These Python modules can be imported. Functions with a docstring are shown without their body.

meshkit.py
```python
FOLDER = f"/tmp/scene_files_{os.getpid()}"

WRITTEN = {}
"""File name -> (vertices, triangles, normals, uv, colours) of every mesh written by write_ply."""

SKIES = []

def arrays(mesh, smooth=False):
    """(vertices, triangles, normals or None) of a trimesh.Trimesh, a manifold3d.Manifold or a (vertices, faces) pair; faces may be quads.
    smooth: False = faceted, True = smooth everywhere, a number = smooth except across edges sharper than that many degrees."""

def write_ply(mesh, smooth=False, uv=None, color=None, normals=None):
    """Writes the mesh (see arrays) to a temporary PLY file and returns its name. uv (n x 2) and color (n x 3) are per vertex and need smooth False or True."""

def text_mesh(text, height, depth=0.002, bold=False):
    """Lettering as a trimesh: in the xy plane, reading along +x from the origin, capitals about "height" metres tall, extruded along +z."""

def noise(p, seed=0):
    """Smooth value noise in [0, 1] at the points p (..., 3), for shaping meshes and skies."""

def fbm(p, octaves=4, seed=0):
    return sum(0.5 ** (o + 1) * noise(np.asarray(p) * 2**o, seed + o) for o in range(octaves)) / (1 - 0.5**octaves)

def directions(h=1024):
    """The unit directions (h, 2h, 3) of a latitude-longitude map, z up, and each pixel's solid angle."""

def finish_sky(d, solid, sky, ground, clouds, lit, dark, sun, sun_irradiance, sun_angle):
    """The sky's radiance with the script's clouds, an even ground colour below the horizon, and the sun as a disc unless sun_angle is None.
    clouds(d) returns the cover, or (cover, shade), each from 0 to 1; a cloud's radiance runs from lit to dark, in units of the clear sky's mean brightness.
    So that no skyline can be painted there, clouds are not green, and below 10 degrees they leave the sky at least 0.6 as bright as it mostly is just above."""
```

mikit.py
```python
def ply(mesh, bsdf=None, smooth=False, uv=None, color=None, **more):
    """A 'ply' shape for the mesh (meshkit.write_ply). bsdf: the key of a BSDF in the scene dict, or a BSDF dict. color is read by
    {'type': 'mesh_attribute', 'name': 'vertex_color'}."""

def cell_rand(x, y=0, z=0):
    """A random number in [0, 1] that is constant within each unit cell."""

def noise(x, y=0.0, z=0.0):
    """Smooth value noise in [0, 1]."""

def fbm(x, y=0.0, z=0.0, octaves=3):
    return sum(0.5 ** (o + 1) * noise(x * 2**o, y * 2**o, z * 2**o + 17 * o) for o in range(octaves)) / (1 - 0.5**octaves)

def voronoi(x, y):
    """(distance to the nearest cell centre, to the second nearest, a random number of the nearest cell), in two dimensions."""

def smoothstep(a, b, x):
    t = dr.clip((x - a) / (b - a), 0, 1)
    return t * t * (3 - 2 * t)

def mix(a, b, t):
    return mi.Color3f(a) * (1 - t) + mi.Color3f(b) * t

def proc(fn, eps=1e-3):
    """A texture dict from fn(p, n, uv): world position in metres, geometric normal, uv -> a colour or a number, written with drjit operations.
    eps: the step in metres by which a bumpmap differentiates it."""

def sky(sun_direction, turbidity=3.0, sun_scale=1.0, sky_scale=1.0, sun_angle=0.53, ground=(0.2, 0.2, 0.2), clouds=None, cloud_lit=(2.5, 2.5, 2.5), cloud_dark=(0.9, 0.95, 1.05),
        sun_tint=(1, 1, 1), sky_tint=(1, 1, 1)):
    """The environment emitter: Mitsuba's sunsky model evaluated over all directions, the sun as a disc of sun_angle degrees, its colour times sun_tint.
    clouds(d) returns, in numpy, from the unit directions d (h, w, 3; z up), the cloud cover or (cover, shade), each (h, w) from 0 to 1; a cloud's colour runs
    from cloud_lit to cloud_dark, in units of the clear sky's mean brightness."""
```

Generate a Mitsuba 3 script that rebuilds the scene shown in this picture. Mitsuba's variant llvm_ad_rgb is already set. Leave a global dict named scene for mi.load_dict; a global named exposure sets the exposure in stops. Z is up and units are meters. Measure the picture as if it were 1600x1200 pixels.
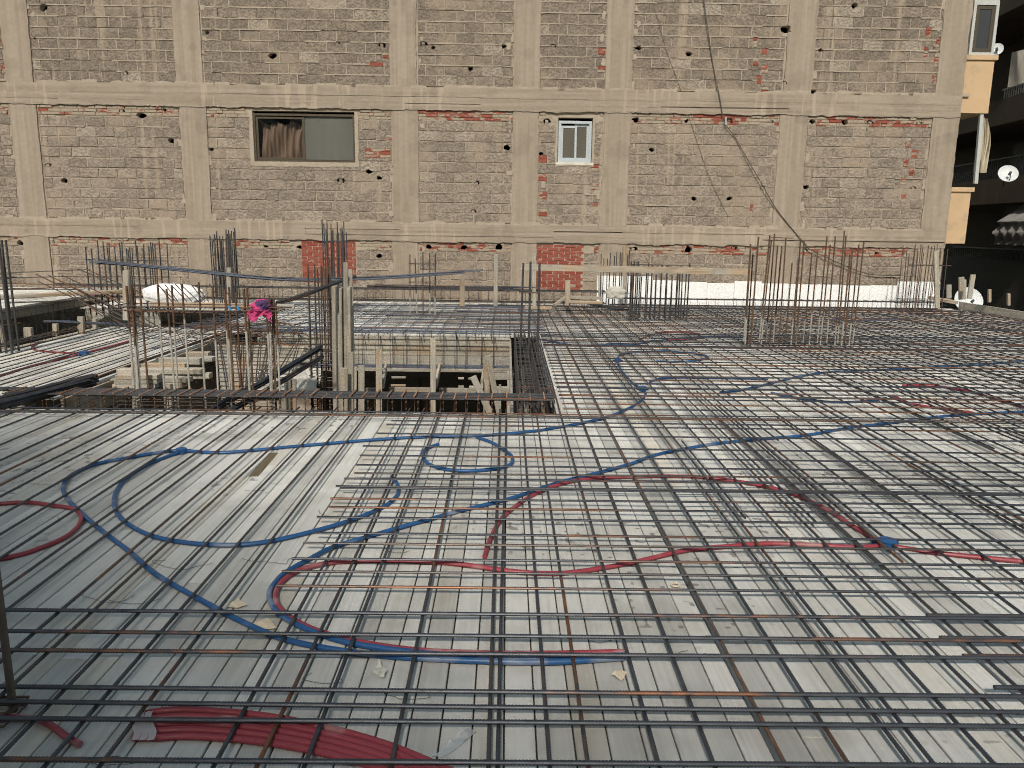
import math, random
import numpy as np, trimesh, drjit as dr, mitsuba as mi, mikit, meshkit
from mikit import noise, fbm, smoothstep, mix, cell_rand
from shapely.geometry import Polygon, box as sbox, Point
from shapely.ops import unary_union

random.seed(7); RNG = np.random.default_rng(7)
scene, labels = {}, {}
T = mi.ScalarTransform4f

# ---------------------------------------------------------------- camera, sky, exposure
F, H = 1230.0, 1.55                      # focal length in pixels of the 1600 px wide photograph; eye height over the deck
PSI, PIT, RHO = math.radians(.47), math.radians(11.04), .0137
fw = np.array([math.sin(PSI) * math.cos(PIT), math.cos(PSI) * math.cos(PIT), -math.sin(PIT)])
r0 = np.array([math.cos(PSI), -math.sin(PSI), 0.0]); u0 = np.cross(r0, fw)
RT = r0 * math.cos(RHO) + u0 * math.sin(RHO); UP = -r0 * math.sin(RHO) + u0 * math.cos(RHO)
EYE = np.array([0, 0, H])
scene['camera'] = {'type': 'perspective', 'fov': math.degrees(2 * math.atan(800 / F)), 'fov_axis': 'x', 'near_clip': .05, 'far_clip': 400.0,
                   'to_world': T().look_at(origin=EYE.tolist(), target=(EYE + fw).tolist(), up=UP.tolist())}
SUN = (-.10, -.76, .64)
scene['sky'] = mikit.sky(SUN, turbidity=3, sun_scale=.86, sky_scale=1.9, sun_angle=2.2, sun_tint=(.90, 1.0, 1.20), sky_tint=(1.34, .99, .62))
exposure = 1.72

def ray(x, y): return fw + RT * (x - 800) / F - UP * (y - 600) / F
def G(x, y, z=0.0):                      # survey: the point of the level z seen at a place of the photograph
    d = ray(x, y); return EYE + d * ((z - H) / d[2])
def at(x, y, Y):                         # survey: the same on the upright plane y = Y
    d = ray(x, y); return EYE + d * (Y / d[1])

# ---------------------------------------------------------------- materials
def rgb(*c): return {'type': 'rgb', 'value': list(c)}
def prin(color, rough=.7, **k):
    return {'type': 'principled', 'base_color': color if isinstance(color, dict) else rgb(*color), 'roughness': rough, 'specular': .4, **k}
def bump(inner, fn, scale=1.0, eps=2e-3):
    return {'type': 'bumpmap', 'arbitrary': mikit.proc(fn, eps), 'scale': scale, 'bsdf': inner}
def two(b): return {'type': 'twosided', 'bsdf': b}
def fl(x): return dr.floor(x)

def plank_col(p, n, uv):
    k = cell_rand(fl(uv.x / 8), 3, 1)
    across = uv.x - fl(uv.x / 8) * 8
    g = fbm(uv.x * 95, uv.y * 2.6, 1, 3)
    big = fbm(p.x * .8, p.y * .8, 4, 3)
    st = fbm(p.x * 3.1, p.y * 3.1, 7, 4)
    c = mix((.425, .427, .412), (.52, .524, .508), smoothstep(.25, .75, big))
    c = c * (.78 + .31 * k) * (.86 + .26 * g)
    warm = smoothstep(.80, .96, cell_rand(fl(uv.x / 8), 9, 2))
    c = mix(c, c * mi.Color3f(1.04, .96, .84), warm * .6)
    c = mix(c, c * mi.Color3f(.70, .69, .67), smoothstep(.50, .74, st) * .55)
    spot = smoothstep(.78, .90, noise(p.x * 31, p.y * 31, 2))
    c = mix(c, mi.Color3f(.10, .09, .08), spot * smoothstep(.5, .7, noise(p.x * 1.3, p.y * 1.3, 11)) * .7)
    pale = smoothstep(.66, .78, fbm(p.x * 2.2 + 9, p.y * 1.1, 21, 4))
    return mix(c, mi.Color3f(.58, .58, .56), pale * .5)
scene['plank_wood'] = two(bump(prin(mikit.proc(plank_col), .85), lambda p, n, uv: .0016 * fbm(uv.x * 90, uv.y * 3, 1, 3) + .0012 * noise(p.x * 55, p.y * 55, 3)))

def wood_col(p, n, uv):
    k = cell_rand(fl(uv.y / 8), 5, 1)
    g = fbm(uv.x * 3.0, uv.y * 70, 2, 3)
    c = mix((.26, .235, .19), (.40, .37, .315), smoothstep(.2, .8, g)) * (.78 + .35 * k)
    c = mix(c, c * mi.Color3f(1.05, .84, .66), smoothstep(.62, .8, cell_rand(fl(uv.y / 8), 6, 2)) * .8)
    grime = smoothstep(.5, .75, fbm(p.x * 5, p.y * 5, p.z * 5, 3))
    c = mix(c, mi.Color3f(.32, .315, .29) * (.8 + .3 * k), smoothstep(.35, .7, fbm(p.x * 2.5, p.y * 2, p.z * 2.5 + 8, 3)) * .8)
    return mix(c, c * .66, grime * .6)
scene['raw_wood'] = two(bump(prin(mikit.proc(wood_col), .85), lambda p, n, uv: .002 * fbm(uv.x * 3, uv.y * 70, 2, 3)))

def steel_fn(base, rust_a, rust_b):
    def f(p, n, uv):
        i = fl(uv.y)
        r = fbm(uv.x * .9 + i * 13.7, i * 7.3, 1, 2)
        fine = noise(uv.x * 28, uv.y * 9, i)
        t = smoothstep(rust_a, rust_b, r + .22 * (fine - .5) + .12 * (cell_rand(i, 2) - .5))
        c = mi.Color3f(*base) * (.75 + .5 * fine)
        c = mix(c, mi.Color3f(.085, .066, .052), smoothstep(.40, .95, cell_rand(i, 5)) * .75 * noise(uv.x * 1.7, i, 6))
        return mix(c, mix((.25, .10, .042), (.11, .055, .033), noise(uv.x * 11, i, 4)), t * .8)
    return f
scene['steel'] = two(prin(mikit.proc(steel_fn((.050, .057, .071), .64, .84)), .40, metallic=.45))
scene['steel_rusty'] = two(prin(mikit.proc(steel_fn((.075, .066, .062), .46, .78)), .6, metallic=.2))
scene['steel_blue'] = two(prin(mikit.proc(steel_fn((.15, .175, .225), .80, .9)), .38, metallic=.5))
scene['steel_rust'] = two(prin(mikit.proc(steel_fn((.30, .165, .105), .45, .8)), .7))
scene['steel_dark'] = two(prin(mikit.proc(steel_fn((.060, .064, .072), .70, .95)), .5, metallic=.3))
def dowel_col(p, n, uv):                 # cage bars: rust above, mortar splashed over the lower length
    i = fl(uv.y)
    c = mix((.115, .062, .034), (.06, .045, .035), noise(uv.x * 6, i * 3, 1)) * (.7 + .6 * noise(uv.x * 40, uv.y * 6, i))
    k = cell_rand(i, 4)
    up = .16 + .22 * k + .10 * noise(uv.x * 14, i, 3)
    m = (1 - smoothstep(up, up + .06, p.z)) * smoothstep(.30, .34, cell_rand(i, 8))
    return mix(c, mi.Color3f(.31, .30, .27) * (.75 + .4 * noise(uv.x * 30, uv.y * 8, 2)), m)
scene['steel_dowel'] = two(prin(mikit.proc(dowel_col), .7))
def splash_col(p, n, uv):
    i = fl(uv.y)
    c = mix((.125, .066, .036), (.06, .045, .035), noise(uv.x * 6, i * 3, 1)) * (.7 + .6 * noise(uv.x * 40, uv.y * 6, i))
    up = .40 + .26 * cell_rand(i, 4) + .08 * noise(uv.x * 14, i, 3)
    m = (1 - smoothstep(up, up + .05, p.z)) * smoothstep(.26, .30, cell_rand(i, 8))
    return mix(c, mi.Color3f(.36, .35, .32) * (.75 + .4 * noise(uv.x * 30, uv.y * 8, 2)), m)
scene['steel_splashed'] = two(prin(mikit.proc(splash_col), .8))

def dust(c, p, s=1.0):                   # pale mortar drips and soot on the old wall
    drip = smoothstep(.60, .78, fbm(p.x * 9, p.z * .35, 3, 3)) * smoothstep(.45, .65, fbm(p.x * .9, p.z * .5, 8, 2))
    c = mix(c, mi.Color3f(.36, .315, .26), drip * .5 * s)
    smear = smoothstep(.56, .72, fbm(p.x * 1.6, p.z * 1.6, 5, 4))
    return mix(c, mi.Color3f(.32, .275, .225), smear * .40 * s)
def block_col(p, n, uv):
    f = fbm(p.x * 34, p.y * 34, p.z * 34, 3)
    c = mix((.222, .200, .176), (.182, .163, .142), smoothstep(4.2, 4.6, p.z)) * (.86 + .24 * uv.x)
    c = mix(c, mi.Color3f(.28, .26, .23), smoothstep(.93, .96, uv.y) * .8)
    c = c * (.66 + .66 * smoothstep(.28, .72, f)) * (.90 + .2 * noise(p.x * 17, p.y * 17, p.z * 17))
    c = mix(c, mi.Color3f(.10, .09, .075), smoothstep(.70, .78, noise(p.x * 60, p.y * 30, p.z * 60)) * .45)
    return dust(c, p) * mi.Color3f(1.06, 1.0, .95)
scene['block'] = two(bump(prin(mikit.proc(block_col), .95), lambda p, n, uv: .011 * fbm(p.x * 30, p.y * 30, p.z * 30, 3), eps=4e-3))
def mortar_col(p, n, uv):
    return mix((.29, .25, .20), (.40, .35, .29), fbm(p.x * 12, p.y * 9, p.z * 12, 3))
scene['mortar'] = two(bump(prin(mikit.proc(mortar_col), .95), lambda p, n, uv: .006 * fbm(p.x * 45, p.y * 45, p.z * 45, 2), eps=4e-3))
def conc_col(p, n, uv):
    v = uv.x                              # 0 column (upright board marks), 1 beam (level board marks)
    a = dr.select(v < .5, fbm(p.x * 22, p.z * .6, 3, 3), fbm(p.x * .7, p.z * 24, 6, 3))
    c = mix((.255, .222, .184), (.315, .278, .236), smoothstep(.2, .85, a)) * (.90 + .2 * fbm(p.x * 18, p.y * 10, p.z * 18, 2))
    drip = smoothstep(.56, .70, fbm(p.x * 13, p.z * 1.1, 31, 3)) * smoothstep(.42, .6, noise(p.x * 1.1, 3, fl(p.z))) * dr.select(v < .5, 0.25, 1.0)
    c = mix(c, mi.Color3f(.40, .345, .285), drip * .6)
    dk = smoothstep(.58, .75, fbm(p.x * 2.5, p.z * 2.5, 17, 4))
    return mix(c, c * .78, dk * .6) * mi.Color3f(1.03, 1.0, .97)
scene['concrete'] = two(bump(prin(mikit.proc(conc_col), .9), lambda p, n, uv: 0.006 * dr.select(uv.x < .5, fbm(p.x * 24, p.z * .7, 3, 3), fbm(p.x * .7, p.z * 26, 6, 3)) + .003 * noise(p.x * 60, p.y * 30, p.z * 60), eps=4e-3))
def brick_col(p, n, uv):
    c = mix((.215, .055, .038), (.26, .082, .058), uv.x) * (.75 + .5 * fbm(p.x * 30, p.y * 30, p.z * 30, 2))
    m = smoothstep(.50, .62, fbm(p.x * 7, p.y * 3, p.z * 14, 3) + .50 * (uv.y - .5))
    return mix(c, mi.Color3f(.31, .265, .21) * (.85 + .3 * noise(p.x * 40, 1, p.z * 40)), m)
scene['brick'] = two(bump(prin(mikit.proc(brick_col), .9), lambda p, n, uv: .006 * fbm(p.x * 30, p.y * 30, p.z * 30, 3), eps=4e-3))
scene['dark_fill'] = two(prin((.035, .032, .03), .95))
def plaster_col(p, n, uv):
    c = mix((.46, .325, .20), (.53, .39, .25), fbm(p.x * 2.2, p.y, p.z * 2.2, 3))
    return mix(c, mi.Color3f(.36, .29, .20), smoothstep(.55, .72, fbm(p.x * 5 + 3, p.y * 2, p.z * 4, 4)) * .55)
scene['plaster'] = two(prin(mikit.proc(plaster_col), .9))
def pale_col(p, n, uv):
    return mix((.60, .58, .52), (.46, .43, .37), smoothstep(.4, .75, fbm(p.x * 6, p.y * 6, p.z * 1.2, 3)))
scene['pale_paint'] = two(prin(mikit.proc(pale_col), .8))
scene['wet_wood'] = two(prin(mikit.proc(lambda p, n, uv: mix((.15, .125, .08), (.09, .07, .04), fbm(uv.x * 5, uv.y * 60, 1, 3))), .7))
scene['foam_white'] = two(prin(mikit.proc(lambda p, n, uv: mix((.80, .83, .86), (.72, .74, .76), fbm(p.x * 3, 1, p.z * 6, 3))), .8))
scene['white_plastic'] = two(prin((.78, .80, .82), .35))
scene['sheet_clear'] = ({'type': 'principledthin', 'base_color': rgb(.80, .83, .85), 'roughness': .25, 'spec_trans': .55, 'diff_trans': .5, 'eta': 1.3})
scene['paper'] = two(prin((.52, .45, .34), .9))
def pipe_fn(base):
    def f(p, n, uv):
        c = mi.Color3f(*base) * (.85 + .3 * fbm(uv.x * 5, uv.y * 3, 1, 2))
        return mix(c, mi.Color3f(.42, .42, .40), smoothstep(.60, .80, fbm(p.x * 8, p.y * 8, p.z * 8 + 2, 3)) * .32)
    return f
scene['pipe_blue'] = two(prin(mikit.proc(pipe_fn((.016, .072, .195))), .42))
scene['pipe_red'] = two(prin(mikit.proc(pipe_fn((.23, .036, .052))), .42))
scene['tape_blue'] = two(prin((.03, .25, .55), .4))
scene['wire'] = two(prin((.07, .06, .05), .6))
scene['frame_bronze'] = two(prin((.075, .062, .046), .45, metallic=.3))
scene['frame_white'] = two(prin((.40, .455, .50), .4))
scene['frame_grey'] = two(prin((.42, .44, .44), .4))
scene['pane_frosted'] = two(prin(mikit.proc(lambda p, n, uv: mi.Color3f(.105, .110, .100) * (.85 + .3 * fbm(p.x * 7, 2, p.z * .5, 2))), .35))
scene['pane_small'] = two(prin(mikit.proc(lambda p, n, uv: mi.Color3f(.100, .094, .080) * (.9 + .2 * fbm(p.x * 9, 2, p.z * .8, 2))), .3))
scene['pane_clear'] = {'type': 'thindielectric', 'int_ior': 1.5}
scene['curtain_brown'] = two(prin(mikit.proc(lambda p, n, uv: mix((.10, .065, .045), (.17, .12, .09), fbm(p.x * 30, 1, p.z * 1.5, 2))), .8))
scene['curtain_striped'] = two(prin(mikit.proc(lambda p, n, uv: mix((.52, .48, .38), (.20, .17, .12), smoothstep(.5, .62, fbm(uv.x * 16, uv.y * 2.2, 3, 3)))), .9))
scene['cloth_pink'] = two(prin(mikit.proc(lambda p, n, uv: mix((.46, .05, .17), (.07, .035, .11), smoothstep(.60, .68, fbm(p.x * 9, p.y * 9, p.z * 9 + 5, 2)))), .85))
scene['cloth_grey'] = two(prin(mikit.proc(lambda p, n, uv: mix((.50, .49, .45), (.38, .37, .34), fbm(p.x * 6, p.y * 6, p.z * 6, 3))), .9))
def dark_wall_col(p, n, uv):
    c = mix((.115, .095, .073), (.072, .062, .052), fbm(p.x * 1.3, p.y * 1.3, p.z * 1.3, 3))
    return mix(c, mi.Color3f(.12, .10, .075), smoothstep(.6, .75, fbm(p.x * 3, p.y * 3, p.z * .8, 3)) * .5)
scene['dark_wall'] = two(prin(mikit.proc(dark_wall_col), .95))  # dark brown wall colour with a random mottle
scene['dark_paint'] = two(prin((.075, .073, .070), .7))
scene['dark_metal'] = two(prin((.03, .035, .04), .5))
scene['reed'] = two(prin(mikit.proc(lambda p, n, uv: mix((.17, .12, .065), (.05, .035, .02), noise(p.x * 30, p.y * 30, p.z * 30))), .9))
scene['canvas_grey'] = two(prin(mikit.proc(lambda p, n, uv: mix((.20, .20, .20), (.30, .30, .30), fbm(p.x * 8, p.y * 8, p.z * 8, 2))), .9))
scene['dish_white'] = two(prin((.62, .68, .72), .5))
scene['street'] = two(prin(mikit.proc(lambda p, n, uv: mix((.10, .095, .085), (.17, .16, .14), fbm(p.x * .6, p.y * .6, 1, 4))), .95))
def render_col(p, n, uv):
    return mix((.40, .37, .32), (.33, .30, .26), fbm(p.x * .5, p.y * .5, p.z * .5, 4))
scene['render_coat'] = two(prin(mikit.proc(render_col), .9))

# ---------------------------------------------------------------- helpers
def numbered(name):
    if name not in labels and name not in scene: return name
    i = 1
    while f'{name}_{i:03d}' in scene or f'{name}_{i:03d}' in labels: i += 1
    return f'{name}_{i:03d}'
COUNT = {}
def part_key(parent, name):
    k = f'{parent}__{name}'; i = COUNT.get(k, 0); COUNT[k] = i + 1
    return k if i == 0 else f'{k}_{i:03d}'
def thing(name, label, cat=None, group=None, kind=None):
    key = numbered(name); labels[key] = {'label': label}
    if cat: labels[key]['category'] = cat
    if group: labels[key]['group'] = group
    if kind: labels[key]['kind'] = kind
    return key
def put(key, m, mat, smooth=False):
    if isinstance(m, MB): m = m.out()
    v, f, uv = m
    if uv.any() and smooth not in (True, False): smooth = True
    scene[key] = mikit.ply((v, f), mat, smooth=smooth, uv=uv if uv.any() else None)
    return key
def part(parent, name, m, mat, smooth=False, label=None, kind=None):
    key = part_key(parent, name)
    put(key, m, mat, smooth)
    if label or kind: labels[key] = {k: v for k, v in (('label', label), ('kind', kind)) if v}
    return key
def single(name, m, mat, label, cat, group=None, smooth=False, kind=None):
    key = thing(name, label, cat, group, kind); put(key, m, mat, smooth); return key

ids = [0]
def nid(step=1):
    ids[0] += step; return ids[0]

class MB:
    """Collects triangles with uv."""
    def __init__(s): s.v, s.f, s.u, s.n = [], [], [], 0
    def raw(s, v, f, uv=None):
        v = np.asarray(v, float).reshape(-1, 3); f = np.asarray(f, int)
        if f.shape[1] == 4: f = np.vstack([f[:, [0, 1, 2]], f[:, [0, 2, 3]]])
        s.v.append(v); s.f.append(f + s.n); s.u.append(np.zeros((len(v), 2)) if uv is None else np.broadcast_to(np.asarray(uv, float), (len(v), 2))); s.n += len(v)
        return s
    def out(s): return np.vstack(s.v), np.vstack(s.f), np.vstack(s.u)
    def tube(s, pts, r, n=6, uid=None, u0=0.0, cap=True):
        p = np.asarray(pts, float); L = len(p)
        t = np.gradient(p, axis=0); t /= np.linalg.norm(t, axis=1, keepdims=True) + 1e-12
        ref = np.array([0, 0, 1.0]) if np.abs(t[:, 2]).mean() < .8 else np.array([0.31, .95, 0])
        a = np.cross(t, ref); a /= np.linalg.norm(a, axis=1, keepdims=True) + 1e-12
        b = np.cross(t, a); ang = np.arange(n + 1) * 2 * np.pi / n
        rr = np.broadcast_to(r, (L,))[:, None, None]
        v = p[:, None] + rr * (np.cos(ang)[None, :, None] * a[:, None] + np.sin(ang)[None, :, None] * b[:, None])
        dl = np.concatenate([[0], np.cumsum(np.linalg.norm(np.diff(p, axis=0), axis=1))]) + u0
        uid = nid() if uid is None else uid
        uv = np.stack([np.repeat(dl[:, None], n + 1, 1), np.broadcast_to(uid + .05 + ang / (2 * np.pi) * .6, (L, n + 1))], -1)
        i, j = np.meshgrid(np.arange(L - 1), np.arange(n), indexing='ij')
        q = np.stack([i * (n + 1) + j, i * (n + 1) + j + 1, (i + 1) * (n + 1) + j + 1, (i + 1) * (n + 1) + j], -1).reshape(-1, 4)
        s.raw(v.reshape(-1, 3), q[:, ::-1], uv.reshape(-1, 2))
        if cap:
            for e in (0, L - 1):
                ring = v[e, :n]; fan = np.stack([np.zeros(n, int) + n, np.arange(n), (np.arange(n) + 1) % n], 1)
                s.raw(np.vstack([ring, p[e]]), fan if e else fan[:, ::-1], [dl[e], uid + .3])
        return s
    def bar(s, p0, p1, w, h, up=(0, 0, 1), uid=None, cham=.004, jit=0.0):
        """A board from p0 to p1 (axis), w wide (level), h high, with chamfered long edges; uv runs along the grain."""
        p0, p1 = np.asarray(p0, float), np.asarray(p1, float); d = p1 - p0; L = np.linalg.norm(d); d /= L
        up = np.asarray(up, float)
        if abs(d @ up) > .95: up = np.array([0, 1.0, 0])
        side = np.cross(d, up); side /= np.linalg.norm(side); up = np.cross(side, d)
        c = min(cham, w * .3, h * .3); a, b = w / 2, h / 2
        prof = [(-a + c, -b), (a - c, -b), (a, -b + c), (a, b - c), (a - c, b), (-a + c, b), (-a, b - c), (-a, -b + c)]
        uid = nid() * 8 if uid is None else uid
        per = np.concatenate([[0], np.cumsum([math.dist(prof[k], prof[(k + 1) % 8]) for k in range(8)])])
        for k in range(8):
            q0, q1 = prof[k], prof[(k + 1) % 8]
            vv = [p + side * q[0] + up * q[1] for p in (p0, p1) for q in (q0, q1)]
            s.raw(vv, [[0, 1, 3, 2]], [[0, uid + per[k]], [0, uid + per[k + 1]], [L, uid + per[k]], [L, uid + per[k + 1]]])
        for p, fl_ in ((p0, True), (p1, False)):
            vv = [p + side * q[0] + up * q[1] for q in prof]
            f = [[0, k, k + 1] for k in range(1, 7)]
            s.raw(vv, [x[::-1] for x in f] if not fl_ else f, [[q[0] * .3, uid + q[1]] for q in prof])
        return s
    def box(s, lo, hi, uv=None):
        (x0, y0, z0), (x1, y1, z1) = lo, hi
        v = [(x, y, z) for x in (x0, x1) for y in (y0, y1) for z in (z0, z1)]
        for q in ([0, 1, 3, 2], [4, 6, 7, 5], [0, 4, 5, 1], [2, 3, 7, 6], [0, 2, 6, 4], [1, 5, 7, 3]):
            s.raw([v[i] for i in q], [[0, 1, 2, 3]], uv)
        return s
    def flat(s, poly, y0, depth, uv=None):
        """A polygon in (x, z) extruded from its front y0 back by depth."""
        for g in getattr(poly, 'geoms', [poly]):
            if g.geom_type != 'Polygon' or g.area < 1e-5: continue
            m = trimesh.creation.extrude_polygon(g, depth, engine='earcut')
            v = np.array(m.vertices)
            s.raw(np.stack([v[:, 0], y0 + depth - v[:, 2], v[:, 1]], 1), np.array(m.faces), uv)
        return s
    def lathe(s, prof, M, n=20, uv=None):
        a = np.arange(n) * 2 * np.pi / n; prof = np.asarray(prof, float)
        v = np.stack([prof[:, None, 0] * np.cos(a), prof[:, None, 0] * np.sin(a), np.repeat(prof[:, None, 1], n, 1)], -1).reshape(-1, 3)
        f = [[i * n + j, i * n + (j + 1) % n, (i + 1) * n + (j + 1) % n, (i + 1) * n + j] for i in range(len(prof) - 1) for j in range(n)]
        v = v @ np.asarray(M)[:3, :3].T + np.asarray(M)[:3, 3]
        return s.raw(v, f, uv)

def frame_to(o, z, x=(1, 0, 0)):
    z = np.asarray(z, float); z /= np.linalg.norm(z); y = np.cross(z, x); y /= np.linalg.norm(y); xx = np.cross(y, z)
    M = np.eye(4); M[:3, 0], M[:3, 1], M[:3, 2], M[:3, 3] = xx, y, z, o
    return M

def spline(pts, step=.03):
    p = np.asarray(pts, float); p = np.vstack([2 * p[0] - p[1], p, 2 * p[-1] - p[-2]]); out = []
    for i in range(1, len(p) - 2):
        n = max(2, int(np.linalg.norm(p[i + 1] - p[i]) / step)); t = np.linspace(0, 1, n, endpoint=False)[:, None]
        a, b, c, d = p[i - 1], p[i], p[i + 1], p[i + 2]
        out.append(.5 * (2 * b + (c - a) * t + (2 * a - 5 * b + 4 * c - d) * t**2 + (3 * b - a - 3 * c + d) * t**3))
    return np.vstack(out + [p[-2][None]])

def straight(p0, p1, step=.8, amp=.006, seed=0):
    """A reinforcing bar as it lies: nearly straight, a little wavy."""
    p0, p1 = np.asarray(p0, float), np.asarray(p1, float); L = np.linalg.norm(p1 - p0); n = max(2, int(L / step) + 1)
    t = np.linspace(0, 1, n)[:, None]; d = (p1 - p0) / L
    side = np.cross(d, [0, 0, 1.0]) if abs(d[2]) < .9 else np.array([1.0, 0, 0])
    w = meshkit.noise(np.stack([t[:, 0] * L * .45, np.full(n, seed * 3.7), np.full(n, .5)], 1)) - .5
    return p0 + (p1 - p0) * t + side * (w[:, None] * 2 * amp) + np.array([0, 0, 1.0]) * (meshkit.noise(np.stack([t[:, 0] * L * .6, np.full(n, seed * 5.1 + 9), np.full(n, 2.5)], 1))[:, None] - .5) * amp

def rebar(p0, p1, r, seed, n=6, amp=.006, ribs=None):
    """ribs: (lo, hi) of the length in metres that lies close enough to show its ribs; there they are built."""
    pts = straight(p0, p1, .8, amp, seed); m = MB(); uid = nid()
    if ribs is None: return m.tube(pts, r, n, uid)
    L = np.concatenate([[0], np.cumsum(np.linalg.norm(np.diff(pts, axis=0), axis=1))])
    lo, hi = max(0, ribs[0]), min(L[-1], ribs[1])
    def sample(t): return np.stack([np.interp(t, L, pts[:, k]) for k in range(3)], 1)
    if lo > .2: m.tube(sample(np.append(np.arange(0, lo, .6), lo)), r, n, uid)
    t = np.arange(lo, hi, .0055)
    m.tube(sample(t), r * np.where(np.arange(len(t)) % 2, .90, 1.10), 8, uid, u0=lo)
    if hi < L[-1] - .2: m.tube(sample(np.append(np.arange(hi, L[-1], .6), L[-1])), r, n, uid, u0=hi)
    return m

def noisy_edge(a, b, amp, step, seed, normal):
    """Points from a to b (x, z) with a ragged offset along normal."""
    a, b = np.asarray(a, float), np.asarray(b, float); n = max(2, int(np.linalg.norm(b - a) / step)); t = np.linspace(0, 1, n)[:-1, None]
    p = a + (b - a) * t
    w = meshkit.fbm(np.stack([p[:, 0] * 3.1 + seed * 7.7, p[:, 1] * 3.1, np.full(len(p), seed)], 1), 4) - .5
    w += .8 * (meshkit.noise(np.stack([p[:, 0] * 19, p[:, 1] * 19 + seed, np.full(len(p), seed + .5)], 1)) - .5)
    return p + np.asarray(normal) * (w[:, None] * amp * 2)
def ragged(x0, x1, z0, z1, ax, az0, az1, seed, step=.05):
    P = np.vstack([noisy_edge((x0, z0), (x1, z0), az0, step, seed, (0, -1)), noisy_edge((x1, z0), (x1, z1), ax, step, seed + 1, (1, 0)),
                   noisy_edge((x1, z1), (x0, z1), az1, step, seed + 2, (0, 1)), noisy_edge((x0, z1), (x0, z0), ax, step, seed + 3, (-1, 0))])
    return Polygon(P).buffer(0)

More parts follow.
